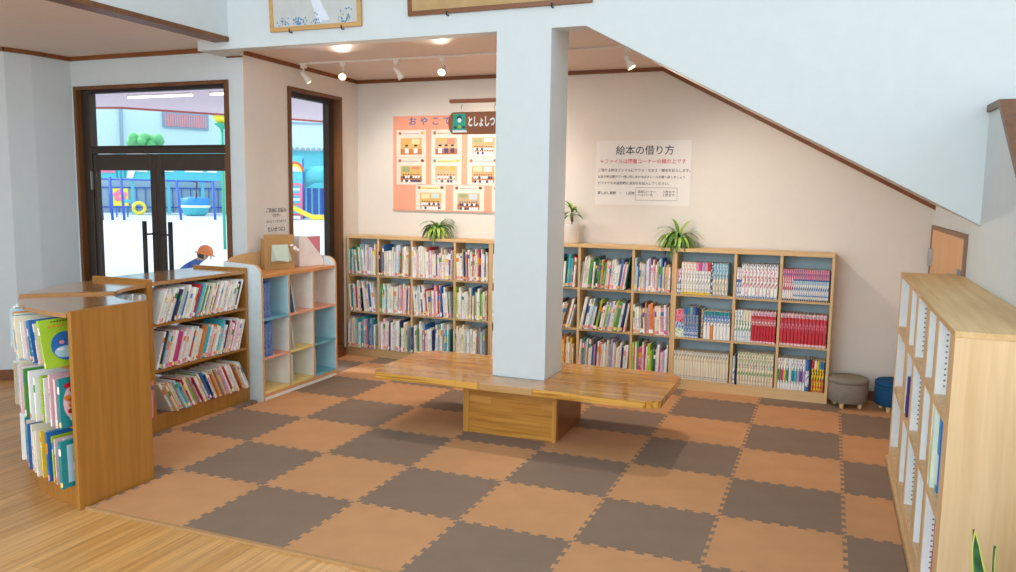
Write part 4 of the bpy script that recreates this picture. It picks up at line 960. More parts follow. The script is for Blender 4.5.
# pictures on the atrium wall
def picture(name, cx, z0, w, h, fm, inner, label, tilt, roty, extra):
    o = empty(name, (cx, YF-.012, z0), label, 'picture'); o.rotation_euler = (R(tilt), R(roty), 0)
    f = .03
    mb = MB(); mb.box(-w/2, -.012, 0, w/2, .008, f, fm); mb.box(-w/2, -.012, h-f, w/2, .008, h, fm); mb.box(-w/2, -.012, f, -w/2+f, .008, h-f, fm); mb.box(w/2-f, -.012, f, w/2, .008, h-f, fm); mb.build('frame', o, .002)
    mb = MB(); mb.box(-w/2+f, -.004, f, w/2-f, .006, h-f, inner); mb.build('canvas', o)
    extra(mb, o, w, h, f)
    mb = MB()
    for s in (-.27, .3): mb.tube([(s*w, .01, -.012), (s*w, -.02, -.012), (s*w, -.022, .012)], .005, BLACKM, 6); 
    mb.build('hook', o)
def flowers(mb, o, w, h, f):
    r = random.Random(5); mb = MB(); bl = plain('flower_blue', '4A86B8', .7); dg = plain('flower_slate', '5E7F9A', .7)
    for k in range(120):
        x = r.choice([-.42, -.34, -.2, -.12, .02, .3, .36])*w+r.gauss(0, .018); z = f+abs(r.gauss(0, .035))
        if abs(x) < w/2-f-.02 and z > f+.008: mb.blob((x, -.0045, z), (r.uniform(.003, .009), .0012, r.uniform(.003, .009)), r.choice([bl, dg, bl]), 6)
    mb.build('painted_flowers', o)
    mb = MB(); n = 8; pts = [(-.06, .42), (.0, .3), (.06, .18), (.13, .06), (.03, .04), (-.01, .15), (-.05, .28)]
    V = [(a, -.0046, b_) for a, b_ in pts]; mb.add(V, [tuple(range(len(V)))], plain('painted_white', 'DDE1EE', .7)); mb.build('painted_path', o, recalc=False)
picture('framed_painting', -.038, 2.785, .77, .6, wood('pale_frame', 'D6A868', 'B98A4C', 'x', .5), plain('canvas_grey', 'C4C6C4', .7, var=.06), 'pale wood framed painting with blue flowers, high on the white wall', 3, .0, flowers)
picture('framed_picture', 1.36, 2.825, 1.29, .6, wood('brown_frame', '8A5426', '6B3C18', 'x', .4), plain('canvas_tan', 'B89868', .7, var=.08), 'wide dark brown framed picture above the pillar', 3, 0, lambda *a: None)
# ------------------------------------------------------------------ track lights
o = empty('light_track', (.4, 3.02, CZ), 'long white lighting track on the ceiling', 'light track')
WM = plain('white_metal', 'E8E2D8', .4)
mb = MB(); mb.box(-1.28, -.012, -.014, 1.615, .012, -.0005, WM); mb.build('rail', o)
GLOW = emis('lamp_glow', 'FFD9A0', 14); 
lamps = [(-.84, 'first from the left', (.55, .5, -.9), False), (-.44, 'second from the left, shining at the camera', (.5, -1.0, -.75), True), (.075, 'third from the left', (.55, .6, -1.0), False), (.50, 'fourth from the left, near the hanging sign', (.3, -1.2, -.9), True), (2.0, 'rightmost, below the stair slope', (.5, .0, -.8), True), (1.25, 'hidden behind the pillar', (-.6, .5, -1), False)]
for (x, lab, dr, face) in lamps:
    o = empty('spotlight', (x, 3.02, CZ-.0145), 'small white ceiling spotlight, '+lab, 'spotlight', 'spotlights on the ceiling track')
    mb = MB(); mb.box(-.022, -.016, -.03, .022, .016, 0, WM); mb.tube([(0, 0, -.03), (0, 0, -.075)], .006, WM, 8); mb.build('bracket', o)
    dv_ = Vector(dr).normalized(); q = dv_.to_track_quat('Z', 'Y').to_matrix().to_4x4()
    M = Matrix.Translation((0, 0, -.085)) @ q
    mb = MB(); mb.lathe([(.012, -.03), (.018, -.02), (.02, .02), (.034, .06), (.034, .075), (.03, .075), (.026, .055)], WM, 20, M, False); mb.lathe([(.001, -.03), (.012, -.03)], WM, 20, M, False); mb.build('lamp_head', o)
    mb = MB(); mb.blob((0, 0, 0), (.024, .024, .012), GLOW, 8, M @ Matrix.Translation((0, 0, .066))); mb.build('bulb', o)
    # the light itself
    L = bpy.data.lights.new('spot_lamp', 'SPOT'); L.energy = 62 if x == 2.0 else 42; L.color = (1, .85, .70); L.spot_size = R(150 if x == 2.0 else 120); L.spot_blend = .8; L.shadow_soft_size = .03
    lo = bpy.data.objects.new('lamp_light', L); col.objects.link(lo); lo.parent = o
    lo.matrix_local = M @ Matrix.Translation((0, 0, .09)) @ Matrix.Rotation(R(180), 4, 'X')
# ------------------------------------------------------------------ plants
POT = plain('white_pot', 'EEEAE2', .35)
def leaf(mb, base, direc, length, width, droop, m, seg=6, fold=.15):
    d = Vector(direc).normalized(); p = Vector(base); pts = []
    for k in range(seg+1):
        pts.append(p.copy()); d = (d+Vector((0, 0, -droop/seg))).normalized(); p = p+d*length/seg
    V = []; F = []
    for k, q in enumerate(pts):
        t = k/seg; wv = width*math.sin(math.pi*min(1, .12+t*.88))**.8*.5
        dd = (pts[min(k+1, seg)]-pts[max(k-1, 0)]).normalized(); sd = dd.cross(Vector((0, 0, 1))); sd = sd.normalized() if sd.length > .01 else Vector((1, 0, 0))
        up = sd.cross(dd)
        V += [q-sd*wv+up*wv*fold, q, q+sd*wv+up*wv*fold]
    for k in range(seg):
        F += [(3*k, 3*k+1, 3*k+4, 3*k+3), (3*k+1, 3*k+2, 3*k+5, 3*k+4)]
    mb.add(V, F, m, None, True)
LG = [plain('leaf_green', '6E9A38', .45, var=.2), plain('leaf_light', 'A3BF58', .45, var=.15), plain('leaf_dark', '47772A', .45, var=.2)]
def spider(x, y, z, s, seed, label, potmat, ph=.1, bush=0):
    o = empty('potted_plant', (x, y, z), label, 'plant', 'pot plants on the bookcase tops')
    mb = MB(); mb.lathe([(.038*s, 0), (.044*s, .004), (.055*s, ph-.004), (.057*s, ph), (.05*s, ph), (.047*s, ph-.012)], potmat, 24); mb.build('pot', o)
    mb = MB(); mb.lathe([(.001, ph-.012), (.047*s, ph-.0125)], plain('potting_soil', '3A2A1C', .9), 20, None, False); mb.build('soil', o)
    mb = MB(); r = random.Random(seed)
    for k in range(64):
        a = r.uniform(0, 2*math.pi); e = r.uniform(.05, 1.15)
        leaf(mb, (.012*math.cos(a), .012*math.sin(a), ph-.008), (math.cos(a)*math.cos(e), (math.sin(a) if math.sin(a) < 0 else math.sin(a)*.35)*math.cos(e), math.sin(e)+.35), r.uniform(.15, .26)*s, r.uniform(.022, .038)*s, r.uniform(1.9, 3.6), r.choice(LG))
    mb.build('foliage', o)
spider(-.02, 3.975, 1.2055, .95, 11, 'leafy green plant in small white pot beneath the peach board', POT)
spider(2.265, 3.965, 1.2055, 1.05, 12, 'drooping green plant in pale pot beneath the white notice', plain('pale_pot', 'DDE4E2', .35), .09)
o = empty('potted_tree', (1.305, 3.99, 1.2055), 'small thick-stemmed plant in a tall white pot beside the pillar', 'plant')
mb = MB(); mb.lathe([(.062, 0), (.068, .004), (.073, .165), (.075, .17), (.067, .17), (.064, .15)], POT, 28); mb.build('pot', o)
mb = MB(); mb.lathe([(.001, .152), (.066, .151)], MATS['potting_soil'], 20, None, False); mb.build('soil', o)
mb = MB(); mb.tube([(0, 0, .148), (.003, 0, .2), (-.004, 0, .26), (.0, 0, .285)], [.017, .013, .014, .01], plain('bark', '5A3B26', .8), 10); mb.build('trunk', o)
mb = MB(); r = random.Random(2)
for k in range(16):
    a = 2*math.pi*k/16+r.uniform(-.2, .2); e = r.uniform(.3, 1.3)
    leaf(mb, (0, 0, .275 if k % 3 else .235), (math.cos(a)*math.cos(e), math.sin(a)*math.cos(e)*.6, math.sin(e)), r.uniform(.10, .16), .034, 1.9, r.choice(LG))
mb.build('foliage', o)
# snake plant on the floor, cut by the frame
o = empty('snake_plant', (4.02, -.16, -.0), 'upright snake plant with yellow-edged leaves at the lower right corner', 'plant')
mb = MB(); mb.lathe([(.09, 0), (.095, .005), (.12, .22), (.125, .23), (.112, .23), (.108, .2)], plain('clay_pot', 'B8A890', .6), 28); mb.build('pot', o)
mb = MB(); mb.lathe([(.001, .202), (.11, .2)], MATS['potting_soil'], 20, None, False); mb.build('soil', o)
SG = plain('snake_leaf_green', '3F6E45', .4, var=.35, scale=26); SY_ = plain('snake_leaf_edge', 'C8CC62', .4)
mb = MB()
for (dx, dy, h, a, wd, lx, ly) in ((-.055, 0.02, .435, .2, .06, -.05, .0), (.0, -.05, .32, .3, .07, .03, -.02), (.035, -.03, .455, .7, .055, .02, .01), (.03, .05, .40, 2.3, .045, .05, .03), (-.02, .05, .36, .9, .045, -.01, .05), (.075,.03,.33,.3,.04,.07,.02)):
    seg = 9; V = []; Fm = []; Fe = []
    for k in range(seg+1):
        t = k/seg; w_ = wd*(math.sin(math.pi*(.22+.78*t))**.55 if t < 1 else 0)*.5; tw = a+.5*t
        cxp = dx+lx*t*t+.008*math.sin(6*t); cyp = dy+ly*t*t; z_ = .2+h*t; c, s = math.cos(tw), math.sin(tw)
        for q in (-1, -.72, 0, .72, 1): V.append((cxp+c*w_*q+s*abs(q)*.008, cyp+s*w_*q-c*abs(q)*.008, z_))
    for k in range(seg):
        for j in range(4):
            (Fe if j in (0, 3) else Fm).append((5*k+j, 5*k+j+1, 5*k+j+6, 5*k+j+5))
    mb.add(V, Fm, SG, None, True); mb.add(V, Fe, SY_, None, True)
sl = mb.build('leaves', o); md = sl.modifiers.new('s', 'SOLIDIFY'); md.thickness = .003
# ------------------------------------------------------------------ outside: terrace, playground
GZ = -.15
b = MB(); b.add([(-90, YD+.2, GZ), (XL-.2, YD+.2, GZ), (XL-.2, 90, GZ), (-90, 90, GZ)], [(0, 1, 2, 3)], plain('sandy_ground', 'B9C0C8', .95, var=.04, scale=.6))
o = b.build('playground_ground'); o['kind'] = 'structure'; o.name = 'floor_outside'
b = MB(); cp_ = [(-14, YD+.17), (XL-.17, YD+.17), (XL-.17, 14.5), (-4.6, 13.6), (-6.33, 10.07), (-7.9, 7.6), (-8.5, 7.46), (-14, 7.3)]
b.prism(cp_[::-1] if False else cp_, 3.0, 3.1, plain('terrace_soffit', 'F2D6DC', .6)); 
struct(b, 'ceiling_terrace')
b = MB()
for i in range(3, 7):
    p, q = Vector(cp_[i]), Vector(cp_[i+1]); d = (q-p).normalized(); n = Vector((-d.y, d.x))*.06
    b.prism([tuple(p), tuple(q), tuple(q-n), tuple(p-n)], 2.97, 3.14, plain('red_gutter', 'C86A62', .6))
struct(b, 'trim_7')
TUBE = emis('tube_glow', 'FFFFFF', 3)
for (p, q, lab) in (((-6.36, 6.30), (-5.14, 6.31), 'left white fluorescent tube under the terrace roof'), ((-4.81, 6.30), (-3.6, 6.31), 'right white fluorescent tube under the terrace roof')):
    e = empty('tube_light', ((p[0]+q[0])/2, (p[1]+q[1])/2, 2.999), lab, 'light', 'tube lights under the terrace roof'); h_ = (q[0]-p[0])/2
    mb = MB(); mb.tube([(-h_, 0, -.035), (h_, 0, -.035)], .014, TUBE, 8); mb.build('tube', e)
    mb = MB(); mb.box(-h_, -.03, -.02, h_, .03, 0, WM); mb.build('fitting', e)
# local frames of the playground: s to the right, t away from the camera side, z up
C0 = Vector((3.4475, -2.8951, 0)); YAW = .3797
def axes(u):
    a = YAW-math.atan((u-508)/801.7); return Vector((-math.sin(a), math.cos(a), 0)), Vector((math.cos(a), math.sin(a), 0))
QD, QR = axes(160); QD2, QR2 = axes(312)
def frameM(dist, s=0, z=0):
    Mx = Matrix((QR, QD, Vector((0, 0, 1)))).transposed().to_4x4(); Mx.translation = C0+QD*dist+QR*s+Vector((0, 0, z)); return Mx
def frameM2(dist, s=0, z=GZ):
    Mx = Matrix((QR2, QD2, Vector((0, 0, 1)))).transposed().to_4x4(); Mx.translation = C0+QD2*dist+QR2*s+Vector((0, 0, z)); return Mx
def O(u, v, d):   # metres to the side and above the playground ground, read off at distance d
    return d*math.tan(math.atan((u-508)/801.7)-math.atan((160-508)/801.7)), 1.652-GZ+(197-v)*d*.917/801.7
def O2(u, v, d):
    return d*math.tan(math.atan((u-508)/801.7)-math.atan((312-508)/801.7)), 1.652-GZ+(195-v)*d*.971/801.7
BLU = plain('play_blue', '2F5FC4', .5); TUR = plain('play_turquoise', '4FC2CE', .5); YEL = plain('play_yellow', 'F0DC3A', .5); PNK = plain('play_pink', 'F07AA0', .5); GRN = plain('play_green', '6FC07A', .6)
PWH = plain('play_white', 'F0F4F4', .5); RED = plain('play_red', 'E2604A', .5)
def outthing(name, label, cat, dist, s, group=None, z=GZ):
    o = empty(name, (0, 0, 0), label, cat, group); o.matrix_world = frameM(dist, s, z); return o
def out2(name, label, cat, dist, s, z=GZ):
    o = empty(name, (0, 0, 0), label, cat); o.matrix_world = frameM2(dist, s, z); return o
BW = plain('pale_cyan_wall', 'CDE4E8', .8)
# nursery building opposite
D = 68; o = outthing('nursery_building', 'pale cyan building across the playground seen through the glass door', 'building', D, 0)
x1_, h1_ = O(125, 106, D); x0_, _ = O(60, 0, D)
mb = MB(); mb.prism([(x0_-6, 12), (x0_-6, .3), (x1_, 0), (x1_+26, 9), (x1_+26, 14)], 0, 14, BW); mb.build('wall', o)
mb = MB(); mb.box(x1_-.12, -.3, 0, x1_+.12, -.02, 14, plain('downpipe', '8FA8B8', .6)); mb.build('downpipe', o)
th = math.atan2(9, 26); FM = Matrix.Translation((x1_, 0, 0)) @ Matrix.Rotation(th, 4, 'Z')
xa_, za_ = O(164, 138, D); xb_, zb_ = O(206, 122, D)
xa_ = (xa_-x1_)*1.1; xb_ = (xb_-x1_)*1.14
mb = MB(); mb.box(xa_, -.15, za_, xb_, -.02, zb_, plain('vent_frame', '8FA0B4', .5), FM); o_v = mb.build('louvred_window', o)
mb = MB(); n_ = 18
for k in range(n_): w_ = (xb_-xa_-.3)/n_; mb.box(xa_+.15+k*w_, -.2, za_+.15, xa_+.15+(k+.6)*w_, -.155, zb_-.15, plain('vent_pink', 'E59AA0', .6), FM)
mb.build('louvre', o_v)
# block seen through the narrow window, scalloped lower edge
D = 58; o = out2('covered_shed', 'pale shed wall with scalloped roof edge seen through the narrow window', 'building', D, 0)
sa, ze = O2(252, 157, D); sb_, zt_ = O2(420, 110, D)
mb = MB(); mb.box(sa, 0, ze, sb_, 3, zt_, BW); mb.build('upper_wall', o)
mb = MB(); mb.box(sa, .3, 0, sb_, 3, ze-.001, TUR); mb.build('lower_wall', o)
_, z4 = O2(0, 131, D); mb = MB(); mb.box(sa, -.1, z4-.06, sb_, -.002, z4+.06, MATS['downpipe']); mb.build('ledge', o)
mb = MB()
for k in range(34): mb.blob((sa+.2+k*.36, -.05, ze+.05), (.14, .05, .14), MATS['downpipe'], 6)
mb.build('scalloped_edge', o)
# play tower with slide and ladder
D = 50; o = out2('play_tower', 'turquoise play tower with pink ladder outside the narrow window', 'play equipment', D, 0)
def q2(u, v): return O2(u, v, D)
mb = MB()
for u in (287, 303, 337):
    for t_ in (0, 1.6): mb.tube([(q2(u, 0)[0], t_, 0), (q2(u, 0)[0], t_, q2(0, 165)[1])], .06, BLU, 8)
mb.build('post', o)
mb = MB(); mb.box(q2(287, 0)[0], -.05, q2(0, 192)[1], q2(303, 0)[0], 1.6, q2(0, 163)[1], plain('play_cyan', '58CBE6', .5)); mb.build('side_board', o)
mb = MB(); n = 12
for i, (rr_, m_) in enumerate(((1, RED), (.75, YEL), (.5, PWH))):
    cx_, cz_ = q2(295, 178); PP_ = [(cx_+.55*rr_*math.cos(R(180*k/n)), cz_+.6*rr_*math.sin(R(180*k/n))) for k in range(n+1)]
    V = [(a, -.07-.01*i, z) for a, z in PP_]; mb.add(V, [tuple(range(len(V)))], m_)
mb.build('rainbow_panel', o, recalc=False)
mb = MB(); mb.tube([(q2(303, 0)[0], .8, q2(0, 186)[1]), (q2(312, 0)[0], .4, q2(0, 181)[1]), (q2(325, 0)[0], .3, q2(0, 180)[1]), (q2(345, 0)[0], .9, q2(0, 188)[1])], .5, TUR, 16); mb.build('tunnel', o)
mb = MB()
za_ = q2(0, 190)[1]
for u in (288, 300): mb.box(q2(u, 0)[0], -.3, 0, q2(u, 0)[0]+.14, -.2, za_, PNK)
for k in range(7): mb.box(q2(290, 0)[0], -.28, .2+k*.3, q2(300, 0)[0], -.22, .34+k*.3, PALEB if k % 2 else PNK)
mb.build('ladder', o)
mb = MB(); mb.box(q2(303, 0)[0], 1.0, 0, q2(336, 0)[0], 1.1, q2(0, 194)[1], BLU)
for u in (305, 311, 318, 326): mb.box(q2(u, 0)[0], .9, 0, q2(u, 0)[0]+.1, .99, q2(0, 192)[1], TUR)
mb.build('fence_panel', o)
mb = MB(); P = [(284, 207), (292, 210), (302, 215), (312, 220), (325, 222)]
for i in range(4):
    (ua, va), (ub, vb) = P[i], P[i+1]; ax, az = q2(ua, va); bx_, bz = q2(ub, vb); az = max(az, .3); bz = max(bz, .3)
    V = [(ax, -1.6, az), (bx_, -1.6, bz), (bx_, -1.0, bz), (ax, -1.0, az)]; V += [(a, y, z-.28) for a, y, z in V]
    mb.add(V, [(0,1,2,3),(7,6,5,4),(0,4,5,1),(1,5,6,2),(2,6,7,3),(3,7,4,0)], YEL)
ax, az = q2(284, 207); mb.box(ax-.3, -1.6, 0, ax, .0, az, BLU)
mb.build('slide', o)
# swing frame
D = 48; o = outthing('swing_frame', 'blue tubular swing frame on the playground behind the left door leaf', 'play equipment', D, 0)
for (ua, ub, va) in ((99, 102.7, 184), (111, 112.5, 188), (122, 124.3, 188), (177.7, 181, 190), (214, 215, 190)):
    mb = MB(); mb.tube([(O(ub, 0, D)[0], 0, 0), (O(ua, 0, D)[0], .4, O(0, va, D)[1])], .07, BLU, 8); mb.build('post', o)
mb = MB(); mb.tube([(O(99, 0, D)[0], .4, O(0, 190, D)[1]), (O(214, 0, D)[0], .4, O(0, 191, D)[1])], .05, BLU, 8); mb.build('crossbar', o)
mb = MB(); mb.tube([(*[O(194, 0, D)[0], .3], O(0, 191, D)[1]), (O(198, 0, D)[0], .3, O(0, 192, D)[1]), (O(197, 0, D)[0], .3, O(0, 208, D)[1])], .05, BLACKM, 6); mb.build('chain', o)
# raised play train
D = 58; o = outthing('raised_play_train', 'turquoise and white raised play structure above the fence', 'play equipment', D, 0)
X = lambda u: O(u, 0, D)[0]
Z = lambda v: O(0, v, D)[1]
mb = MB(); mb.box(X(84), .0, Z(190), X(246), 1.8, Z(172), TUR); mb.build('body', o)
for u in (88, 132, 168, 202): mb = MB(); mb.box(X(u), .3, 0, X(u)+.18, .5, Z(190)-.001, TUR); mb.build('support', o)
mb = MB(); mb.box(X(223), -.1, 0, X(227), .2, Z(168), plain('post_orange', 'E08A68', .6)); mb.build('support', o)
mb = MB(); mb.box(X(86), -.08, Z(184), X(117), -.01, Z(160), PNK); mb.box(X(87), -.13, Z(181.5), X(115), -.085, Z(162), PWH); mb.build('pink_framed_board', o)
mb = MB()
for i, u in enumerate(range(118, 129, 2)): mb.box(X(u), -.06, Z(189), X(u+1.4), -.0, Z(164), TUR if i % 2 else plain('teal_slat', '1797A8', .5))
mb.build('slats', o)
mb = MB(); P = [(130, 165), (149, 165), (149, 183), (137, 182), (134, 189), (128, 189), (131, 177)]
V = [(X(a), -.07, Z(b_)) for a, b_ in P]; V += [(x, y-.05, z) for x, y, z in V]; n = len(P)
mb.add(V, [tuple(range(n)), tuple(range(n, 2*n))[::-1]]+[(i, i+n, (i+1) % n+n, (i+1) % n) for i in range(n)], PWH)
mb.build('white_figure_panel', o)
mb = MB(); mb.box(X(164), -.08, Z(182), X(175), -.0, Z(176), PWH); mb.box(X(186), -.08, Z(182), X(218), -.0, Z(176), PWH); 
mb.blob((X(169), -.1, Z(179)), (.15, .03, .15), RED); mb.blob((X(206), -.1, Z(179)), (.18, .03, .18), TUR); mb.build('white_panel', o)
mb = MB()
for i, u in enumerate((171, 180, 189, 198, 207, 216)): mb.box(X(u), -.08, Z(174), X(u+5), -.0, Z(166), [PWH, YEL, BLU, RED, PWH, YEL][i])
mb.box(X(160), -.0, Z(172)+.001, X(230), 1.0, Z(160), TUR)
mb.build('window_panel', o)
# fence
D = 62; o = outthing('metal_fence', 'blue-grey metal fence across the back of the playground', 'fence', D, 0)
X = lambda u: O(u, 0, D)[0]
Z = lambda v: O(0, v, D)[1]
mb = MB(); mb.box(X(70), .08, .0, X(250), .14, Z(190), plain('fence_sheet', 'A3B8C8', .7)); mb.build('sheet', o)
for v in (198, 217): mb = MB(); mb.box(X(70), 0, Z(v)-.05, X(250), .06, Z(v)+.03, BLU); mb.build('rail', o)
mb = MB()
for k in range(20): mb.box(X(74+k*9), -.02, 0, X(74+k*9)+.05, .05, Z(198), BLU)
mb.build('bars', o)
# flower panel, tyre, boat
D = 52; o = outthing('flower_panel', 'yellow play panel with a pink flower between the blue posts', 'play equipment', D, 0)
X = lambda u: O(u, 0, D)[0]
Z = lambda v: O(0, v, D)[1]
mb = MB(); mb.box(X(114), 0, Z(216), X(129), .06, Z(199), YEL)
for u in (116, 127): mb.box(X(u), .06, 0, X(u)+.08, .14, Z(215), BLU)
mb.build('panel', o)
mb = MB(); cx_, cz_ = O(121, 206, D)
for k in range(5): a = R(72*k+20); mb.blob((cx_+.22*math.cos(a), -.03, cz_+.22*math.sin(a)), (.17, .03, .14), PNK, 8)
mb.blob((cx_+.3, -.03, cz_-.3), (.26, .03, .1), TUR, 8)
mb.build('flower', o)
D = 56; o = outthing('yellow_tyre', 'upright yellow tyre standing on the sand', 'tyre', D, O(139.5, 0, D)[0])
mb = MB(); pts = [(.33*math.cos(2*math.pi*k/20), 0, .45+.33*math.sin(2*math.pi*k/20)) for k in range(21)]
mb.tube(pts, .11, YEL, 10); mb.build('tread', o)
D = 55; o = outthing('play_boat', 'turquoise bowl-shaped playground boat with a white stripe', 'play equipment', D, O(195.5, 0, D)[0])
mb = MB(); mb.lathe([(.5, 0), (.72, .15), (.84, .5), (.86, .52)], TUR, 24); mb.build('hull', o)
mb = MB(); mb.lathe([(.9, .53), (.91, .68)], PWH, 24); mb.build('stripe', o)
mb = MB(); mb.lathe([(.84, .69), (.86, 1.12), (.4, 1.2)], plain('play_blue_light', '2A8FD8', .5), 24); mb.build('rim', o)
# tree, lamp post
D = 64; o = outthing('clipped_tree', 'round green treetop in front of the pale building', 'tree', D, O(149, 0, D)[0])
_, zc_ = O(0, 152, D)
mb = MB(); mb.tube([(0, 0, 0), (0, 0, zc_-.3)], .14, plain('bark_out', '7A5A40', .9), 8); mb.build('trunk', o)
mb = MB(); r = random.Random(9)
for k in range(70):
    a = r.uniform(0, 6.28); rr_ = r.uniform(0, 1)**.5*1.0; mb.blob((math.cos(a)*rr_, math.sin(a)*rr_, zc_+r.uniform(-.4, .5)*(1-rr_*.6)), r.uniform(.2, .36), GRN, 6)
mb.build('crown', o)
D = 25; o = outthing('globe_lamp_post', 'turquoise post carrying a yellow-green globe beside the door frame', 'lamp post', D, O(224, 0, D)[0])
_, zc_ = O(0, 123, D)
mb = MB(); mb.tube([(0, 0, 0), (0, 0, zc_-.25)], .045, plain('post_green', '2EAE8A', .5), 8); mb.build('post', o)
mb = MB(); mb.blob((0, 0, zc_), (.25, .25, .30), YEL, 12); mb.build('globe', o)
mb = MB(); mb.lathe([(.34, zc_-.03), (.34, zc_+.0), (.25, zc_+.02), (.25, zc_-.05)], MATS['post_green'], 20, None, False); mb.lathe([(.05, zc_-.42), (.2, zc_-.3), (.22, zc_-.27)], MATS['post_green'], 16); mb.build('collar', o)
# children outside
def skin_body(parent, name, V, E, Rr, mats, assign):
    me = bpy.data.meshes.new(name); me.from_pydata(V, E, []); ob = bpy.data.objects.new(name, me); col.objects.link(ob)
    sk = ob.modifiers.new('skin', 'SKIN'); sk.use_smooth_shade = True
    for i, v in enumerate(me.skin_vertices[0].data): v.radius = (Rr[i], Rr[i]); v.use_root = (i == 0)
    sb = ob.modifiers.new('sub', 'SUBSURF'); sb.levels = 2; sb.render_levels = 2
    dg = bpy.context.evaluated_depsgraph_get(); m2 = bpy.data.meshes.new_from_object(ob.evaluated_get(dg))
    bpy.data.objects.remove(ob); o2 = bpy.data.objects.new(name, m2); col.objects.link(o2); o2.parent = parent
    m2.materials.clear()
    for m in mats: m2.materials.append(m)
    for p in m2.polygons: p.material_index = assign(p.center); p.use_smooth = True
    return o2
SKN = plain('skin', 'E0B08C', .6); SHB = plain('shirt_blue', '3E66B0', .8); SHD = plain('shorts_navy', '2A3660', .8); HATO = plain('hat_orange', 'F08A4A', .8); HAIR = plain('hair_dark', '2A1E18', .7); SHOE = plain('shoe_white', 'E8E8E8', .6)
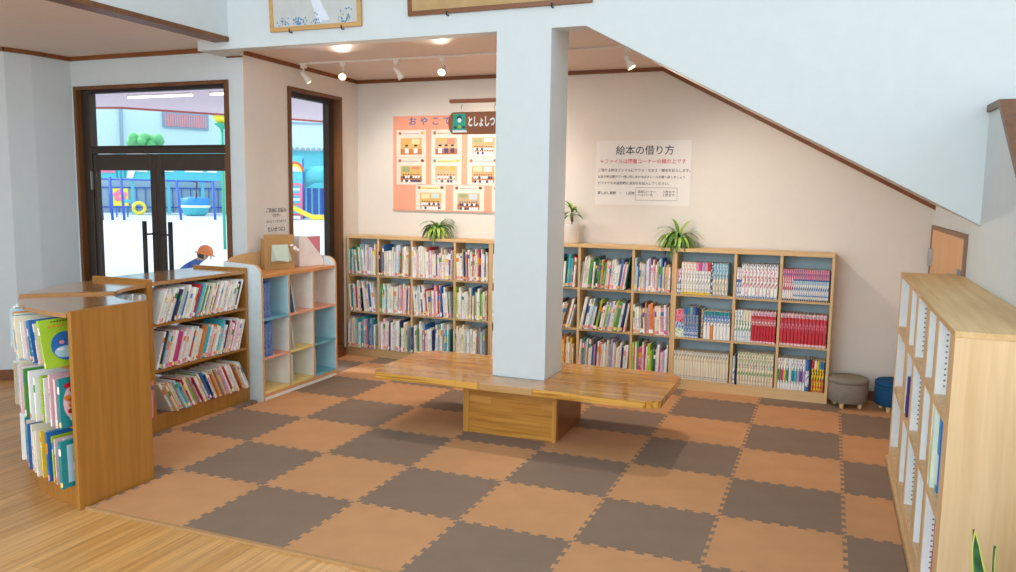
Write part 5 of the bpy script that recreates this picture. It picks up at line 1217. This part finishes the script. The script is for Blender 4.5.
def child(M, running, label, hatm, shirtm):
    o = empty('person', (0, 0, 0), label, 'person'); o.matrix_world = M
    if running:   # heads towards +x, bent forward
        hip = (-.20, 0, .52); ch = (.03, 0, .68); nk = (.10, 0, .73); hd = (.17, 0, .80); tp = (.20, 0, .90)
        V = [hip, (-.09, 0, .60), ch, nk, hd, tp,
             (-.20, -.07, .50), (.0, -.08, .36), (-.10, -.08, .10), (-.02, -.08, .03), (-.2, .07, .50), (-.26, .08, .28), (-.48, .08, .24), (-.52, .08, .15),
             (.03, -.12, .67), (.0, -.17, .52), (.14, -.16, .46), (.18, -.15, .46), (.03, .12, .67), (-.12, .16, .56), (-.02, .17, .44), (.02, .17, .43)]
    else:
        hip = (0, 0, .52); V = [hip, (0, 0, .64), (0, 0, .76), (0, 0, .84), (0, -.01, .93), (0, -.01, 1.03),
             (-.06, 0, .50), (-.08, -.02, .28), (-.09, .0, .06), (-.09, -.06, .03), (.06, 0, .50), (.09, -.02, .28), (.11, .0, .06), (.11, -.06, .03),
             (-.11, 0, .76), (-.2, -.02, .62), (-.3, -.08, .66), (-.34, -.09, .67), (.11, 0, .76), (.16, -.02, .6), (.14, -.1, .5), (.13, -.13, .48)]
    E = [(0,1),(1,2),(2,3),(3,4),(4,5),(0,6),(6,7),(7,8),(8,9),(0,10),(10,11),(11,12),(12,13),(2,14),(14,15),(15,16),(16,17),(2,18),(18,19),(19,20),(20,21)]
    Rr = [.085, .085, .09, .04, .085, .06, .06, .048, .032, .03, .06, .048, .032, .03, .045, .034, .026, .028, .045, .034, .026, .028]
    hipz = V[0][2]; H = Vector(V[4]); K = [Vector(V[i]) for i in (7, 8, 11, 12)]
    def asg(c):
        if (c-H).length < .135 and c.z > V[3][2]+.0: return 0
        if c.z < .12 and not running: return 0
        hands = min((c-Vector(V[17])).length, (c-Vector(V[21])).length, (c-Vector(V[16])).length, (c-Vector(V[20])).length)
        if hands < .06: return 0
        if min((c-Vector(V[k])).length for k in (8, 9, 12, 13)) < .09: return 0
        if c.z < hipz-.01 and min((c-Vector(V[k])).length for k in (6, 7, 10, 11)) < .2: return 2
        return 1
    skin_body(o, 'body', V, E, Rr, [SKN, shirtm, SHD], asg)
    fd = Vector((1, 0, -.25)).normalized() if running else Vector((0, -1, 0))
    sd = Vector((0, 1, 0)) if running else Vector((1, 0, 0)); up = sd.cross(fd)*(-1) if running else Vector((0, 0, 1))
    if up.z < 0: up = -up
    mb = MB(); T = Matrix((sd, fd, up)).transposed().to_4x4(); T.translation = H
    prof = [(.105, .02), (.112, .035), (.11, .07), (.09, .115), (.05, .145), (.001, .155)]
    mb.lathe(prof, hatm, 20, T, False); mb.lathe([(.15, .012), (.155, .018), (.105, .035)], hatm, 20, T, False); mb.build('hat', o)
    mb = MB(); mb.blob((0, -.035, .0), (.096, .075, .07), HAIR, 10, T); mb.build('hair', o)
    mb = MB()
    for q in (-1, 1): mb.blob((q*.034, .088, -.0), (.011, .006, .012), BLACKM, 6, T)
    mb.blob((0, .098, -.025), (.012, .014, .012), SKN, 6, T); mb.blob((0, .09, -.05), (.022, .006, .006), plain('lip', 'B8605A', .6), 6, T)
    for q in (-1, 1): mb.blob((q*.096, 0, -.01), (.012, .02, .026), SKN, 6, T)
    mb.build('face', o)
    for i in (9, 13):
        mb = MB(); p = V[i]; mb.blob((p[0]+(.02 if running else 0), p[1]-(0 if running else .02), max(p[2]+.01, .035)), (.07, .04, .035) if running else (.04, .07, .035), SHOE, 8); mb.build('shoe', o)
def cm3(x, y, ang, s=1.0): return Matrix.Translation((x, y, GZ)) @ Matrix.Rotation(ang, 4, 'Z') @ Matrix.Scale(s, 4)
child(cm3(-5.30, 6.38, math.atan2(QR.y, QR.x), 1.0), True, 'person in blue top and orange hat running bent forward outside the door', HATO, SHB)
KP = C0+QD2*O2(329, 0, 36)[0]*0+QD2*36+QR2*O2(329, 200, 36)[0]
child(cm3(KP.x, KP.y, math.atan2(QR2.y, QR2.x), 1.0), False, 'small person in blue top and white hat standing by the yellow slide', plain('hat_white', 'F2F2F2', .8), plain('shirt_bright_blue', '2A6AD0', .8))
# ------------------------------------------------------------------ light and view
W = bpy.data.worlds.new('world'); S.world = W; W.use_nodes = True; nt = W.node_tree
bg = nt.nodes['Background']; bg.inputs['Color'].default_value = (.80, .92, 1.0, 1); bg.inputs['Strength'].default_value = 1.9
def sun(name, direction, e, c, ang=3):
    L = bpy.data.lights.new(name, 'SUN'); L.energy = e; L.color = c; L.angle = R(ang)
    o = bpy.data.objects.new(name, L); col.objects.link(o); o.rotation_euler = Vector(direction).to_track_quat('-Z', 'Y').to_euler(); return o
sun('sun', (.75, .22, -.8), 3.4, (1, .98, .95))
def area_light(name, loc, direc, sx, sy, e, c):
    L = bpy.data.lights.new(name, 'AREA'); L.shape = 'RECTANGLE'; L.size = sx; L.size_y = sy; L.energy = e; L.color = c
    o = bpy.data.objects.new(name, L); col.objects.link(o); o.location = loc; o.rotation_euler = Vector(direc).to_track_quat('-Z', 'Y').to_euler(); return o
area_light('hall_window_light', (1.0, -6.5, 3.0), (.1, 1, -.22), 5, 3, 260, (.76, .90, 1.0))
S.view_settings.view_transform = 'Standard'; S.view_settings.look = 'None'; S.view_settings.gamma = 1; S.view_settings.use_curve_mapping = False
S.view_settings.exposure = 0.0
